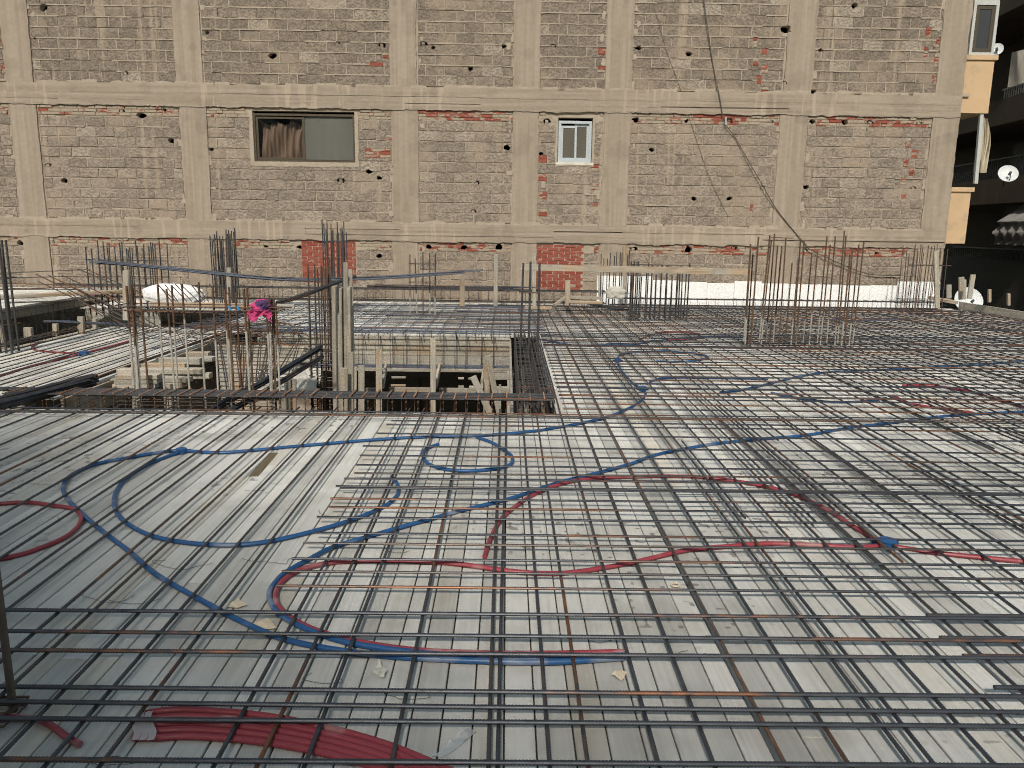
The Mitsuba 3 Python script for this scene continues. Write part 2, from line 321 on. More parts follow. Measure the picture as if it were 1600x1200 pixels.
# ================================================================ SETTING
YW = 17.5                                 # face of the old building's blind wall
PX0, PX1, PY0, PY1 = -3.75, .44, 6.57, 11.68   # the stair and lift opening
DXR = 9.75                                # right edge of the deck
m = MB().raw([(-120, -90, -7), (120, -90, -7), (120, 150, -7), (-120, 150, -7)], [[0, 1, 2, 3]])
put('ground', m, 'street'); labels['ground'] = {'label': 'dusty street level far below the deck', 'kind': 'structure'}
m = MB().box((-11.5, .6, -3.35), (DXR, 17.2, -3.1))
put('lower_floor', m, 'dark_wall'); lw = MB().box((-11.6, .5, -3.36), (-11.5, 17.3, -.16)).box((DXR + .002, .5, -3.36), (DXR + .10, 17.3, -.16)).box((-11.5, .5, -3.36), (DXR, .6, -.16))
LW = 'added_lower_wall'; labels[LW] = {'label': 'unseen dark walls added to block daylight from the storey below the deck', 'category': 'wall'}  # unseen walls, added so daylight enters only through the pit
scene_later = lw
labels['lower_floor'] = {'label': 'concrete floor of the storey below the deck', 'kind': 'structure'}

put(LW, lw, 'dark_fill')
# ---- plank deck (formwork): every plank with its own edges
def plank(mb, x0, x1, y0, y1, z, r):
    dz = r.normal(0, .0012, 4); g = .0030; th = .025; uid = nid() * 8; o = r.random() * 50
    a = [(x0 + g, y0 + g * .6), (x1 - g, y0 + g * .6), (x1 - g, y1 - g * .6), (x0 + g, y1 - g * .6)]
    c = .0022; inn = [(x0 + g + c, y0 + g), (x1 - g - c, y0 + g), (x1 - g - c, y1 - g), (x0 + g + c, y1 - g)]
    v = [(p[0], p[1], z + d) for p, d in zip(inn, dz)] + [(p[0], p[1], z + d - c) for p, d in zip(a, dz)] + [(p[0], p[1], z - th) for p in a]
    f = [[0, 1, 2, 3]] + [[i + 4, (i + 1) % 4 + 4, (i + 1) % 4, i] for i in range(4)] + [[i + 8, (i + 1) % 4 + 8, (i + 1) % 4 + 4, i + 4] for i in range(4)]
    mb.raw(v, f, [(uid + p[0] - x0, p[1] + o) for p in v])
planks = []
def plank_field(x0, x1, y0, y1, z=0.0, seed=0, w=.100, first=None):
    r = np.random.default_rng(100 + seed); x = x0; k = 0
    while x < x1 - .02:
        ww = w * r.choice([.92, 1, 1, 1, 1.06, 1.18])
        if x + ww > x1 - .06: ww = x1 - x
        ys = [y0]; y = y0 + (first if first is not None and r.random() < .72 else r.uniform(.6, 3.2))
        while y < y1 - .3: ys.append(y); y += r.choice([2.4, 3.0, 3.6])
        ys.append(y1)
        for a, b in zip(ys[:-1], ys[1:]): planks.append((x, x + ww, a, b, z + r.normal(0, .0008), r))
        x += ww; k += 1
plank_field(-6.1, PX1, .7, PY0, seed=1, first=1.95)
plank_field(PX1, DXR, .7, 17.15, seed=2, first=4.6)
plank_field(-4.6, PX1, PY1 + .02, 17.15, seed=3)
plank_field(-6.15, -4.1, 7.05, 12.2, seed=4)
plank_field(-11.4, -8.15, 7.2, 17.15, z=.2, seed=5)
plank_field(-8.15, -4.6, 15.0, 17.15, seed=6)
gap_sheet = MB()                               # dark sheets under the boards, painting the shade of the open joints
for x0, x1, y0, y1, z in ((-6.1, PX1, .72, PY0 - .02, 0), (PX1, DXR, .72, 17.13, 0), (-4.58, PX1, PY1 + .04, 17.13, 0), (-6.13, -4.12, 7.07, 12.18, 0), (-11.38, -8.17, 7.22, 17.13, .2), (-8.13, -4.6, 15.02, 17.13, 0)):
    gap_sheet.raw([(x0, y0, z - .011), (x1, y0, z - .011), (x1, y1, z - .011), (x0, y1, z - .011)], [[0, 1, 2, 3]])
def psize(pl):
    y = max(1.9, min(pl[3], max(pl[2], 2.2))); return (pl[1] - pl[0]) * (min(pl[3], 9) - pl[2] if pl[2] < 9 else .01) / y ** 2 if abs((pl[0] + pl[1]) / 2) < .68 * pl[3] + .15 else 0
order = sorted(range(len(planks)), key=lambda i: -psize(planks[i]))
m = MB()
for i in order[300:]: plank(m, *planks[i])
labels['deck'] = {'label': 'formwork deck of pale boards laid side by side', 'kind': 'structure'}
# joists carrying the boards
for y in np.arange(.9, 17.2, .55):
    for x0, x1 in (((-6.1, DXR),) if y < PY0 - .3 else ((PX1, DXR),) if y < PY1 else ((-4.6, DXR),)): part('deck', 'joist', MB().bar((x0, y, -.085), (x1, y, -.085), .07, .11), 'raw_wood')
for i in order[:300]:
    mb = MB(); plank(mb, *planks[i]); part('deck', 'plank', mb, 'plank_wood')
part('deck', 'joint_shade', gap_sheet, 'dark_fill', kind='stuff')
part('deck', 'plank_field', m, 'plank_wood', label='far boards of the deck', kind='stuff')

# ---- old apartment building with the blind wall
B = thing('apartment_building', 'old apartment building with blind grey block wall between concrete columns and beams', 'building')
COLS = [(-10.55, -9.98), (-6.98, -6.42), (-2.49, -1.93), (.09, .63), (2.02, 2.58), (5.77, 6.36), (9.03, 9.60)]
BEAMS = [(1.29, 1.67), (4.03, 4.48), (6.85, 7.28), (-1.75, -1.3)]
XL = -14.2
WIN1, WIN2 = sbox(-5.44, 2.93, -3.28, 3.97), sbox(1.05, 2.98, 1.79, 3.92)
holes_px = [(68, 12), (52, 60), (196, 114), (323, 50), (527, 68), (597, 70), (662, 68), (677, 74), (426, 87), (735, 107), (787, 72), (865, 72), (997, 75), (1227, 46), (1282, 78),
    (1457, 75), (1335, 9), (1076, 84), (190, 173), (257, 172), (220, 181), (75, 258), (330, 233), (267, 220), (533, 282), (576, 268), (592, 278), (792, 230), (745, 286),
    (1018, 234), (855, 189), (993, 187), (1073, 189), (1270, 190), (1360, 192), (1437, 193), (1260, 292), (1428, 294), (1192, 294), (845, 240), (32, 380), (82, 378), (415, 385), (468, 386),
    (592, 400), (608, 386), (670, 386), (725, 387), (780, 387), (990, 389), (1076, 390), (1147, 388), (1188, 389), (1258, 391), (1370, 395), (1085, 310), (1140, 310), (1450, 48), (1226, 130), (1270, 143), (100, 282), (740, 330), (1205, 190), (1140, 189), (1320, 191)]
hr = np.random.default_rng(5); holes = []
for q in holes_px:
    X, _, Z = at(*q, YW); r = hr.uniform(.042, .078); a = np.linspace(0, 2 * np.pi, 13)[:-1]
    rr = r * (1 + hr.normal(0, .16, 12)); sq = hr.uniform(.65, 1.0)
    pg = Polygon(np.stack([X + rr * np.cos(a) * hr.uniform(.9, 1.35), Z + rr * np.sin(a) * sq], 1)).buffer(0)
    if hr.random() < .38: pg = pg.difference(Polygon([(X - .05, Z - .2), (X + .035, Z - .2), (X + .02, Z + .02), (X - .04, Z + .03)])).buffer(0)
    holes.append(pg)
HOLES = unary_union(holes)
back = sbox(XL, -7, 9.60, 9.9).difference(unary_union([WIN1, WIN2, HOLES]))
part(B, 'wall', MB().flat(back, YW + .022, .16), 'mortar')
m = MB().box((9.42, YW + .2, -7), (9.595, 29, 9.9)); m.box((XL, 28.8, -7), (9.4, 29, 9.9)); m.box((XL, YW + .2, -7), (XL + .2, 28.8, 9.9)); m.box((XL, YW + .05, 9.9), (9.6, 29, 10.1))
m.box((XL + .2, YW + .3, 1.3), (9.4, 28.8, 1.6)); m.box((XL + .2, YW + .3, 4.1), (9.4, 28.8, 4.4))
part(B, 'side_wall', m, 'dark_wall')

for i, (a, b) in enumerate(COLS):         # columns, storey by storey
    for j, (z0, z1) in enumerate(((4.46, 6.87), (1.65, 4.05), (-7, 1.31))):
        dx = hr.normal(0, .012)
        pg = ragged(a + dx, b + dx, z0, z1, .020, .0, .0, 40 * i + 7 * j, .045).difference(HOLES)
        mm = MB().flat(pg, YW - .016 - .006 * hr.random(), .06, (0, .5))
        part(B, 'column', mm, 'concrete')
for j, (z0, z1) in enumerate(BEAMS):
    hgt = z1 - z0; cuts = [0, .30, .62, 1] if j != 1 else [0, .26, .58, 1]
    segs = [XL, -9.5, -6.1, -2.2, -.6, 1.85, 3.2, 5.95, 9.60] if j == 1 else [XL, -8.0, -4.4, -2.35, 1.0, 2.5, 5.6, 9.60]
    bm = MB()
    for k in range(3):
        for s in range(len(segs) - 1):
            zb, zt = z0 + hgt * cuts[k], z0 + hgt * cuts[k + 1]
            off = hr.normal(0, .012); tilt = hr.normal(0, .006)
            pg = ragged(segs[s] - .002, segs[s + 1] + .002, zb + off * (k > 0), zt + hr.normal(0, .006) * (k == 2), .01, .030 if k == 0 else .004, .026 if k == 2 else .004, 900 + 60 * j + 11 * s + k, .05).difference(HOLES)
            bm.flat(pg, YW - .022 - [.012, .0, .007][k] - .007 * hr.random(), .07, (1, .5))
    part(B, 'beam', bm, 'concrete')
    cm = MB()                             # ragged lumps of mortar along the joint over the beam
    for _ in range(150):
        x = hr.uniform(XL, 9.5); w = hr.uniform(.05, .35)
        cm.flat(ragged(x, x + w, z1 - .02, z1 + hr.uniform(.015, .06), .01, .004, .02, 5000 + _, .04), YW - .02, .03, (.5, .5))
    part(B, 'mortar_ridge', cm, 'mortar', kind='stuff')

# red bricks let into the block work (places read off the photograph)
spots = [(602, 86, 10, 8), (940, 80, 12, 9), (940, 108, 12, 9), (590, 239, 40, 14), (848, 248, 14, 11), (848, 277, 14, 11), (930, 262, 12, 10), (930, 291, 12, 10), (848, 305, 14, 12), (848, 332, 14, 11),
         (930, 322, 10, 10), (1180, 66, 6, 14), (1181, 96, 8, 12), (1186, 124, 8, 12), (1195, 80, 10, 8), (1195, 108, 10, 12), (1195, 140, 12, 8), (1451, 50, 8, 14), (1447, 81, 6, 14), (1463, 97, 8, 14), (1466, 66, 6, 14),
         (1460, 123, 6, 10), (1419, 223, 8, 14), (1430, 240, 10, 12), (1416, 254, 8, 12), (1425, 268, 8, 13), (1412, 283, 8, 10), (1181, 267, 6, 11), (1175, 324, 6, 10), (5, 107, 6, 14), (3, 62, 5, 14), (610, 215, 14, 8), (1412, 310, 8, 12), (588, 100, 20, 6)]
bspots, bparts = [], []
for px, py, w, h in spots:
    X, _, Z = at(px, py, YW); s = 17.2 / F; bspots.append(sbox(X - w * s / 2, Z - h * s / 2, X + w * s / 2, Z + h * s / 2))
BS = unary_union(bspots)
PATCH = [sbox(-4.51, .36, -3.32, 1.27), sbox(.64, .26, 1.68, 1.25)]
def brick(x0, x1, z0, z1, y, r, smeared=0.0):
    j = r.normal(0, .0022, 8); c = .005
    pg = [(x0 + j[0], z0 + j[1]), (x1 + j[2], z0 + j[3]), (x1 + j[4], z1 + j[5]), (x0 + j[6], z1 + j[7])]; cx, cz = (x0 + x1) / 2, (z0 + z1) / 2
    inn = [(x + c * np.sign(cx - x), z + c * np.sign(cz - z)) for x, z in pg]
    v = [(x, y, z) for x, z in inn] + [(x, y + c, z) for x, z in pg] + [(x, y + .07, z) for x, z in pg]
    f = [[0, 1, 2, 3]] + [[i + 4, (i + 1) % 4 + 4, (i + 1) % 4, i] for i in range(4)] + [[i + 8, (i + 1) % 4 + 8, (i + 1) % 4 + 4, i + 4] for i in range(4)]
    return v, f, (r.random(), np.clip(smeared + r.normal(0, .18), 0, 1))
for pg in PATCH:                          # two openings bricked up in bright red
    x0, z0, x1, z1 = pg.bounds; z = z0; k = 0
    while z < z1 - .03:
        x = x0 - (.125 if k % 2 else 0)
        while x < x1 - .02:
            a, b = max(x, x0), min(x + .24, x1)
            if b - a > .04: part(B, 'brick', MB().raw(*brick(a + .004, b - .004, z, min(z + .066, z1), YW + .010 + hr.normal(0, .003), hr, .08)), 'brick')
            x += .25
        z += .072; k += 1
for pg in bspots:
    x0, z0, x1, z1 = pg.bounds; n = max(1, round((z1 - z0) / .07)); mcol = max(1, round((x1 - x0) / .25))
    for i in range(n):
        for c in range(mcol):
            a = x0 + (x1 - x0) * c / mcol; b = x0 + (x1 - x0) * (c + 1) / mcol
            part(B, 'brick', MB().raw(*brick(a + .005, b - .005, z0 + (z1 - z0) * i / n, z0 + (z1 - z0) * (i + 1) / n - .008, YW + .006 + hr.normal(0, .005), hr, .56)), 'brick')
bc = MB()                                 # two or three courses of mortar-smeared brick under the beams
for z0, z1 in ((3.83, 4.03), (1.09, 1.29)):
    edges = [XL] + [e for c in COLS for e in c]
    for p in range(0, len(edges) - 1, 2):
        for k in range(3):
            za = z0 + (z1 - z0) * k / 3; x = edges[p] - hr.uniform(0, .2)
            while x < edges[p + 1]:
                L = hr.choice([.12, .24, .24, .25]); a, b = max(x, edges[p] + .01), min(x + L, edges[p + 1] - .01); x += L + .01
                if b - a < .04: continue
                q = sbox(a, za, b, za + (z1 - z0) / 3 - .009)
                if q.intersects(WIN1.buffer(.03)) or q.intersects(WIN2.buffer(.05)) or any(q.intersects(t.buffer(.0)) for t in PATCH): continue
                side = 1.0 if (a > 6.4 or (3.2 < a < 5) or (-2 < a < -.2)) else 1.35
                sm = .74 * side + .20 * math.sin(a * 2.1 + k)
                if q.intersects(HOLES): bc.flat(q.difference(HOLES), YW + .004 + hr.normal(0, .006), .06, (hr.random(), np.clip(sm, 0, 1)))
                else: bc.raw(*brick(a, b, q.bounds[1], q.bounds[3], YW + .002 + hr.normal(0, .006), hr, np.clip(sm, 0, .95)))
part(B, 'brick_course', bc, 'brick', label='mortar smeared brick courses under the beams', kind='stuff')

# hollow concrete blocks in courses
blocks = []; mort = MB(); br = np.random.default_rng(21)
edges = [XL] + [e for c in COLS for e in c]
NOT = unary_union([WIN1.buffer(.055, join_style=2), WIN2.buffer(.05, join_style=2), HOLES, BS.buffer(.006, join_style=2)] + [p.buffer(.012, join_style=2) for p in PATCH])
from shapely.prepared import prep
NOTP = prep(NOT)
for z0, z1, st in ((4.50, 6.86, 0), (1.69, 3.82, 1), (-.60, 1.085, 2)):
    rows = int(round((z1 - z0) / .208)); hh = (z1 - z0) / rows
    for p in range(0, len(edges) - 1, 2):
        xa, xb = edges[p] + .008, edges[p + 1] - .008; wob = br.normal(0, .006)
        for k in range(rows):
            zb = z0 + hh * k + wob; x = xa - (.2 if k % 2 else 0) - br.uniform(0, .05)
            while x < xb:
                L = .402 if br.random() > .06 else .26
                a, b = max(x, xa), min(x + L, xb); x += L
                if b - a < .06: continue
                g = br.uniform(.003, .008) if st == 0 else br.uniform(.003, .013)
                q = (a + g, b - g, zb + g + br.normal(0, .002), zb + hh - g + br.normal(0, .002))
                blocks.append((q, YW + abs(br.normal(0, .0055)), (br.random(), br.random())))
                if br.random() < (.55 if st == 0 else .12):   # mortar squeezed out of the upright joint
                    mort.flat(ragged(b - .009, b + .009, zb + .01, zb + hh - .01, .007, .004, .004, int(br.integers(9e6)), .06).difference(NOT), YW - .004, .02, (.5, .5))
            if st == 0 or br.random() < .22:
                xs = xa
                while xs < xb - .1:
                    L = br.uniform(.25, 1.2)
                    if br.random() < (.80 if st == 0 else .5):
                        pg = ragged(xs, min(xs + L, xb), zb - .010, zb + .012, .004, .010, .012, int(br.integers(9e6)), .05).difference(NOT)
                        mort.flat(pg, YW - .006 - .003 * br.random(), .022, (.5, .5))
                    xs += L
for _ in range(90):                      # smears and dabs of mortar on the blocks
    c = COLS[br.integers(7)]; side = br.integers(2); x = c[side] + (br.uniform(0, .12) if side else -br.uniform(0, .12)); z = br.uniform(.2, 6.6); w, h = br.uniform(.02, .06), br.uniform(.03, .12)
    mort.flat(ragged(x - w, x + w, z - h, z + h, .05, .04, .04, int(br.integers(9e6)), .03).difference(NOT).intersection(sbox(-14, -1, 9.58, 9)), YW - .006, .02, (.5, .5))
def block_mesh(mb, q, y, uv, r):
    x0, x1, z0, z1 = q
    if NOTP.intersects(sbox(x0, z0, x1, z1)):
        mb.flat(sbox(x0, z0, x1, z1).difference(NOT), y + .003, .06, uv); return mb
    c = .006; j = r.normal(0, .0035, 8)
    o = [(x0 + j[0], z0 + j[1]), (x1 + j[2], z0 + j[3]), (x1 + j[4], z1 + j[5]), (x0 + j[6], z1 + j[7])]; cx, cz = (x0 + x1) / 2, (z0 + z1) / 2
    inn = [(x + (c + abs(r.normal(0, .003))) * np.sign(cx - x), z + (c + abs(r.normal(0, .003))) * np.sign(cz - z)) for x, z in o]
    d = r.normal(0, .0018, 4)
    v = [(x, y + dd, z) for (x, z), dd in zip(inn, d)] + [(x, y + .008, z) for x, z in o] + [(x, y + .06, z) for x, z in o]
    f = [[0, 1, 2, 3]] + [[i + 4, (i + 1) % 4 + 4, (i + 1) % 4, i] for i in range(4)] + [[i + 8, (i + 1) % 4 + 8, (i + 1) % 4 + 4, i + 4] for i in range(4)]
    return mb.raw(v, f, uv)
blocks = [b for b in blocks if not NOTP.intersects(sbox(b[0][0], b[0][2], b[0][1], b[0][3])) or sbox(b[0][0], b[0][2], b[0][1], b[0][3]).difference(NOT).area > .004]
def binview(q): return -10.6 < q[0] < 9.6 and q[3] < 6.35 and q[2] > .35
bo = sorted(range(len(blocks)), key=lambda i: (not binview(blocks[i][0]), -(min(blocks[i][0][1] - blocks[i][0][0], .37)), abs(blocks[i][0][0]) + abs(blocks[i][0][2] - 1.55)))
bm = MB()
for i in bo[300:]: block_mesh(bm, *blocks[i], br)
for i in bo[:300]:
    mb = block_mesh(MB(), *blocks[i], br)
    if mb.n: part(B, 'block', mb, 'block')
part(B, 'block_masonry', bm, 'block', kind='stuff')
part(B, 'mortar_joint', mort, 'mortar', kind='stuff')
# rooms behind the two windows: dark boxes
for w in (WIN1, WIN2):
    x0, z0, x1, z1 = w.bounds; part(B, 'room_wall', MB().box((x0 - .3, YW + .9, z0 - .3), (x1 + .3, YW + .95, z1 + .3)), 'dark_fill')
sur = MB()
for w, o in ((WIN1, .075), (WIN2, .045)):
    x0, z0, x1, z1 = w.bounds
    sur.flat(ragged(x0 - o, x1 + o, z0 - o - .02, z1 + .01, .022, .03, .006, 77, .05).difference(sbox(x0, z0, x1, z1)).difference(HOLES), YW - .004, .05, (.5, .5))
part(B, 'window_surround', sur, 'mortar')
# big sliding window: bronze frame, left leaf open on a brown curtain, right leaf frosted
x0, z0, x1, z1 = WIN1.bounds; yf = YW + .03; xm = x0 + (x1 - x0) * .485
def rect_frame(m, x0, x1, z0, z1, y, w, d):
    m.box((x0, y, z0), (x0 + w, y + d, z1)).box((x1 - w, y, z0), (x1, y + d, z1)).box((x0 + w, y + .002, z0), (x1 - w, y + d, z0 + w)).box((x0 + w, y + .002, z1 - w), (x1 - w, y + d, z1)); return m
w1 = part(B, 'window', rect_frame(MB(), x0, x1, z0, z1 - .05, yf, .045, .10), 'frame_bronze', label='wide bronze framed sliding window')
part(w1, 'sash', rect_frame(MB(), x0 + .05, xm + .03, z0 + .05, z1 - .11, yf + .03, .045, .03), 'frame_bronze')
part(w1, 'sash', rect_frame(MB(), xm - .01, x1 - .05, z0 + .05, z1 - .09, yf + .062, .03, .03), 'frame_bronze')
part(w1, 'pane', MB().box((xm + .03, yf + .052, z0 + .055), (x1 - .055, yf + .060, z1 - .10)), 'pane_frosted', label='grey green frosted right leaf')
part(w1, 'glass', MB().raw([(x0 + .09, yf + .045, z0 + .09), (xm - .01, yf + .045, z0 + .09), (xm - .01, yf + .045, z1 - .15), (x0 + .09, yf + .045, z1 - .15)], [[0, 1, 2, 3]]), 'pane_clear')
nx, nz = 90, 24; u = np.linspace(0, 1, nx); tt = np.linspace(0, 1, nz); cv = []
for t in tt:
    xs = x0 + .10 + u * (xm - x0 - .10) * (1 - .05 * math.sin(t * 3)); fold = .030 * np.sin(u * 34 + 2.2 * np.sin(t * 2.6 + u * 5)) + .022 * np.sin(u * 71 + t * 3) + .05 * np.sin(u * 9 + t * 5)
    zt = z1 - .17 - .08 * np.abs(np.sin(u * 8.5)); cv += [(xs[i], yf + .20 + fold[i], z0 + .05 + (zt[i] - z0 - .05) * (1 - t)) for i in range(nx)]
cf = [[i * nx + j, i * nx + j + 1, (i + 1) * nx + j + 1, (i + 1) * nx + j] for i in range(nz - 1) for j in range(nx - 1)]
part(w1, 'curtain', MB().raw(cv, cf), 'curtain_brown', smooth=True, label='gathered brown curtain')
# small white window
x0, z0, x1, z1 = WIN2.bounds; yf = YW + .045
w2 = part(B, 'window', rect_frame(MB(), x0 + .015, x1 - .015, z0 + .02, z1 - .06, yf, .055, .08), 'frame_white', label='small white framed sliding window')
xm = (x0 + x1) / 2 + .02
part(w2, 'sash', rect_frame(MB(), x0 + .07, xm + .02, z0 + .075, z1 - .16, yf + .02, .045, .03), 'frame_white')
part(w2, 'sash', rect_frame(MB(), xm - .03, x1 - .07, z0 + .075, z1 - .12, yf + .052, .05, .03), 'frame_white')
part(w2, 'pane', MB().box((x0 + .11, yf + .03, z0 + .115), (xm - .02, yf + .036, z1 - .20)), 'pane_small')
part(w2, 'pane', MB().box((xm + .015, yf + .06, z0 + .12), (x1 - .115, yf + .066, z1 - .165)), 'pane_small')
part(B, 'window_sill', MB().box((x0 - .03, YW - .012, z0 - .03), (x1 + .03, YW + .12, z0 + .018)), 'pale_paint')

# balconies on the street side (their front ends stand beside the wall's right edge)
for zt, zb, xr in ((5.30, 4.14, 10.22), (2.60, 1.40, 10.06)):
    bal = part(B, 'balcony', MB().box((9.602, YW + .05, zb), (xr - .02, 27, zb + .14)), 'plaster', label='ochre plastered balcony on the street side')
    part(bal, 'parapet', MB().box((9.61, YW + .03, zb - .002), (xr, YW + .17, zt - .10)).box((xr - .12, YW + .171, zb - .002), (xr, 27, zt - .10)), 'plaster')
    part(bal, 'coping', MB().box((9.604, YW - .01, zt - .095), (xr + .05, YW + .21, zt)), 'plaster')
bz = 5.30
gl = part(B, 'balcony_glazing', rect_frame(MB(), 9.66, 10.19, bz + .002, bz + 1.05, YW + .04, .06, .07).box((9.66, YW + .05, bz + 1.052), (10.19, YW + .10, bz + 1.30)), 'frame_grey', label='grey framed glazing closing the upper balcony')
part(gl, 'sash', rect_frame(MB(), 9.73, 10.125, bz + .07, bz + .985, YW + .06, .07, .04), 'frame_bronze')
part(gl, 'pane', MB().box((9.80, YW + .075, bz + .14), (10.055, YW + .08, bz + .915)), 'dark_metal')
p0, p1 = at(1524, 287, YW + .1), at(1534, 170, YW + .1)
part(B, 'corner_post', MB().bar(p0, p1, .075, .075), 'frame_grey', label='pale post between the two balconies')
part(B, 'balcony_rail', MB().bar((9.62, YW + .1, p1[2] - .06), (p1[0], YW + .1, p1[2] - .06), .03, .02), 'frame_grey')
cv, nx, nz = [], 40, 20
for i in range(nz):
    t = i / (nz - 1)
    for j in range(nx):
        s = j / (nx - 1); w = .17 + .14 * math.sin(min(1, t * 2.2) * 1.5) - .06 * t
        cv.append((p1[0] + .03 + s * w, YW + .16 + .035 * math.sin(s * 15 + t * 2) + .02 * math.sin(s * 31), p1[2] - .22 - 1.10 * t + .10 * (1 - s) * (1 - t)))
uvc = [(i % nx / nx * .9, (i // nx) / nz) for i in range(nx * nz)]
single('hanging_curtain', MB().raw(cv, [[i * nx + j, i * nx + j + 1, (i + 1) * nx + j + 1, (i + 1) * nx + j] for i in range(nz - 1) for j in range(nx - 1)], uvc), 'curtain_striped', 'striped cream balcony curtain hanging beside the pale post', 'curtain', smooth=True)

# ---- building across the side street (in the shade of its own balconies)
N = thing('neighbour_building', 'dark shaded apartment block with deep balconies across the side street', 'building')
def nx_(y): return 13.2 + .067 * (y - 20)
def nbox(y0, y1, z0, z1, d0, d1):         # d: set back from the balcony line
    m = MB(); v = [(nx_(y) + d, y, z) for y in (y0, y1) for d in (d0, d1) for z in (z0, z1)]
    for q in ([0, 1, 3, 2], [4, 6, 7, 5], [0, 4, 5, 1], [2, 3, 7, 6], [0, 2, 6, 4], [1, 5, 7, 3]): m.raw([v[i] for i in q], [[0, 1, 2, 3]])
    return m
part(N, 'wall', nbox(18.4, 44, -7, 13, 2.2, 3.4), 'dark_wall')
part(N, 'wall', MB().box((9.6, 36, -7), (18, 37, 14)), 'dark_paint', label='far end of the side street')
for z0, z1 in ((4.55, 5.22), (2.45, 3.12), (7.5, 8.1)): part(N, 'balcony_slab', nbox(18.6, 35.9, z0, z1, 0, 2.19), 'dark_wall')
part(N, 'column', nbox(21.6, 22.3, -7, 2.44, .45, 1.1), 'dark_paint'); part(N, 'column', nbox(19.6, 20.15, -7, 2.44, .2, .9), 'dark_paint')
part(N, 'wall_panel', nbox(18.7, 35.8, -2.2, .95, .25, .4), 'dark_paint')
for z0, z1, y0, n, mat in ((3.13, 3.62, 19.4, 52, 'dark_metal'), (.96, 1.22, 19.4, 44, 'dark_metal'), (5.23, 5.46, 19.2, 30, 'frame_grey')):
    m = MB()
    for k in range(n):
        y = y0 + .11 * k; m.bar((nx_(y) + .08, y, z0), (nx_(y) + .08, y, z1), .022, .022)
    m.bar((nx_(y0) + .08, y0, z1 + .02), (nx_(y0 + .11 * n) + .08, y0 + .11 * n, z1 + .02), .05, .04)
    part(N, 'railing', m, mat)
pm = MB(); pa, pb = (nx_(22.05) - .05, 22.05), (nx_(19.1) + .95, 19.1)
v = [(x + d, y, z) for x, y in (pa, pb) for d in (0, .04) for z in (5.47, 6.35)]
for q in ([0, 1, 3, 2], [4, 6, 7, 5], [0, 4, 5, 1], [2, 3, 7, 6], [0, 2, 6, 4], [1, 5, 7, 3]): pm.raw([v[i] for i in q], [[0, 1, 2, 3]])
part(N, 'parapet_sheet', pm, 'pale_paint', label='sunlit white sheeted balcony front')
for k in range(3):
    y = 20.4 + 1.9 * k
    sh = part(N, 'shutter', nbox(y, y + 1.1, 3.2, 4.4, 2.12, 2.195), 'dark_metal')
rm = MB()                                 # reed blind: real slats, woven over cords
for k in range(70):
    z = 6.55 + k * .028; y0 = 19.1; y1 = 21.55 + .1 * math.sin(k)
    rm.bar((nx_(y0) - .02 - k * .0035, y0, z), (nx_(y1) - .02 - k * .0035, y1, z + .02 * math.sin(k * 3)), .012, .018)
for k in range(9):
    y = 19.3 + .28 * k; rm.bar((nx_(y) - .03, y, 6.5), (nx_(y) - .27, y, 8.5), .02, .03)
part(N, 'reed_blind', rm, 'reed', label='brown reed blind over the top balcony')
aw = MB(); ay0, ay1, n = 18.9, 21.3, 30   # cloth awning with sagging valances
def aw_row(z, d, amp, ph): return [(nx_(ay0 + (ay1 - ay0) * j / n) + d + amp * math.sin(j * 1.3 + ph), ay0 + (ay1 - ay0) * j / n, z + .25 * amp * math.sin(j * .9 + ph)) for j in range(n + 1)]
rows = [aw_row(2.42, .35, .0, 0), aw_row(2.2, .1, .015, 1), aw_row(1.95, -.28, .02, 2), aw_row(1.86, -.22, .05, 1), aw_row(1.70, -.30, .07, 3), aw_row(1.63, -.33, .03, 3.4), aw_row(1.50, -.24, .06, 5), aw_row(1.36, -.29, .05, 2)]
aw.raw(sum(rows, []), [[i * (n + 1) + j, i * (n + 1) + j + 1, (i + 1) * (n + 1) + j + 1, (i + 1) * (n + 1) + j] for i in range(len(rows) - 1) for j in range(n)])
single('awning', aw, 'canvas_grey', 'grey cloth awning with drooping folds on the shaded building', 'awning', smooth=True)
def dish(label, c, r, nrm):
    k = thing('satellite_dish', label, 'satellite dish', 'satellite dishes'); M = frame_to(c, nrm)
    t = np.linspace(0, 1, 8); prof = [(r * a + 1e-4, .28 * r * a * a) for a in t] + [(r * .985, .28 * r + .004)] + [(r * a + 1e-4, .28 * r * a * a - .012) for a in t[::-1]]
    part(k, 'reflector', MB().lathe(prof, M, 28), 'dish_white', smooth=50)
    tip = np.asarray(c) + M[:3, 2] * r * .9 - M[:3, 1] * r * .25
    part(k, 'arm', MB().tube([np.asarray(c) - M[:3, 1] * r * .9, np.asarray(c) - M[:3, 1] * r * .7 + M[:3, 2] * r * .5, tip], .012, 6), 'dark_metal')
    part(k, 'receiver', MB().tube([tip, tip - M[:3, 2] * .09], .035, 8), 'dark_metal')
    part(k, 'bracket', MB().tube([np.asarray(c) - M[:3, 2] * .02, np.asarray(c) - M[:3, 2] * .25, np.asarray(c) - M[:3, 2] * .25 - np.array([0, 0, r])], .02, 6), 'dark_metal')
    return k
dish('round white satellite dish in front of the dark balcony', at(1574, 273, 20.6), .235, (-.25, -.85, .45))
dish('small white satellite dish half hidden by the reed blind', at(1557, 78, 21.2), .16, (-.5, -.8, .3))
dish('low white satellite dish behind the deck edge timbers', at(1511, 471, 19.6), .34, (-.1, -.9, .42))

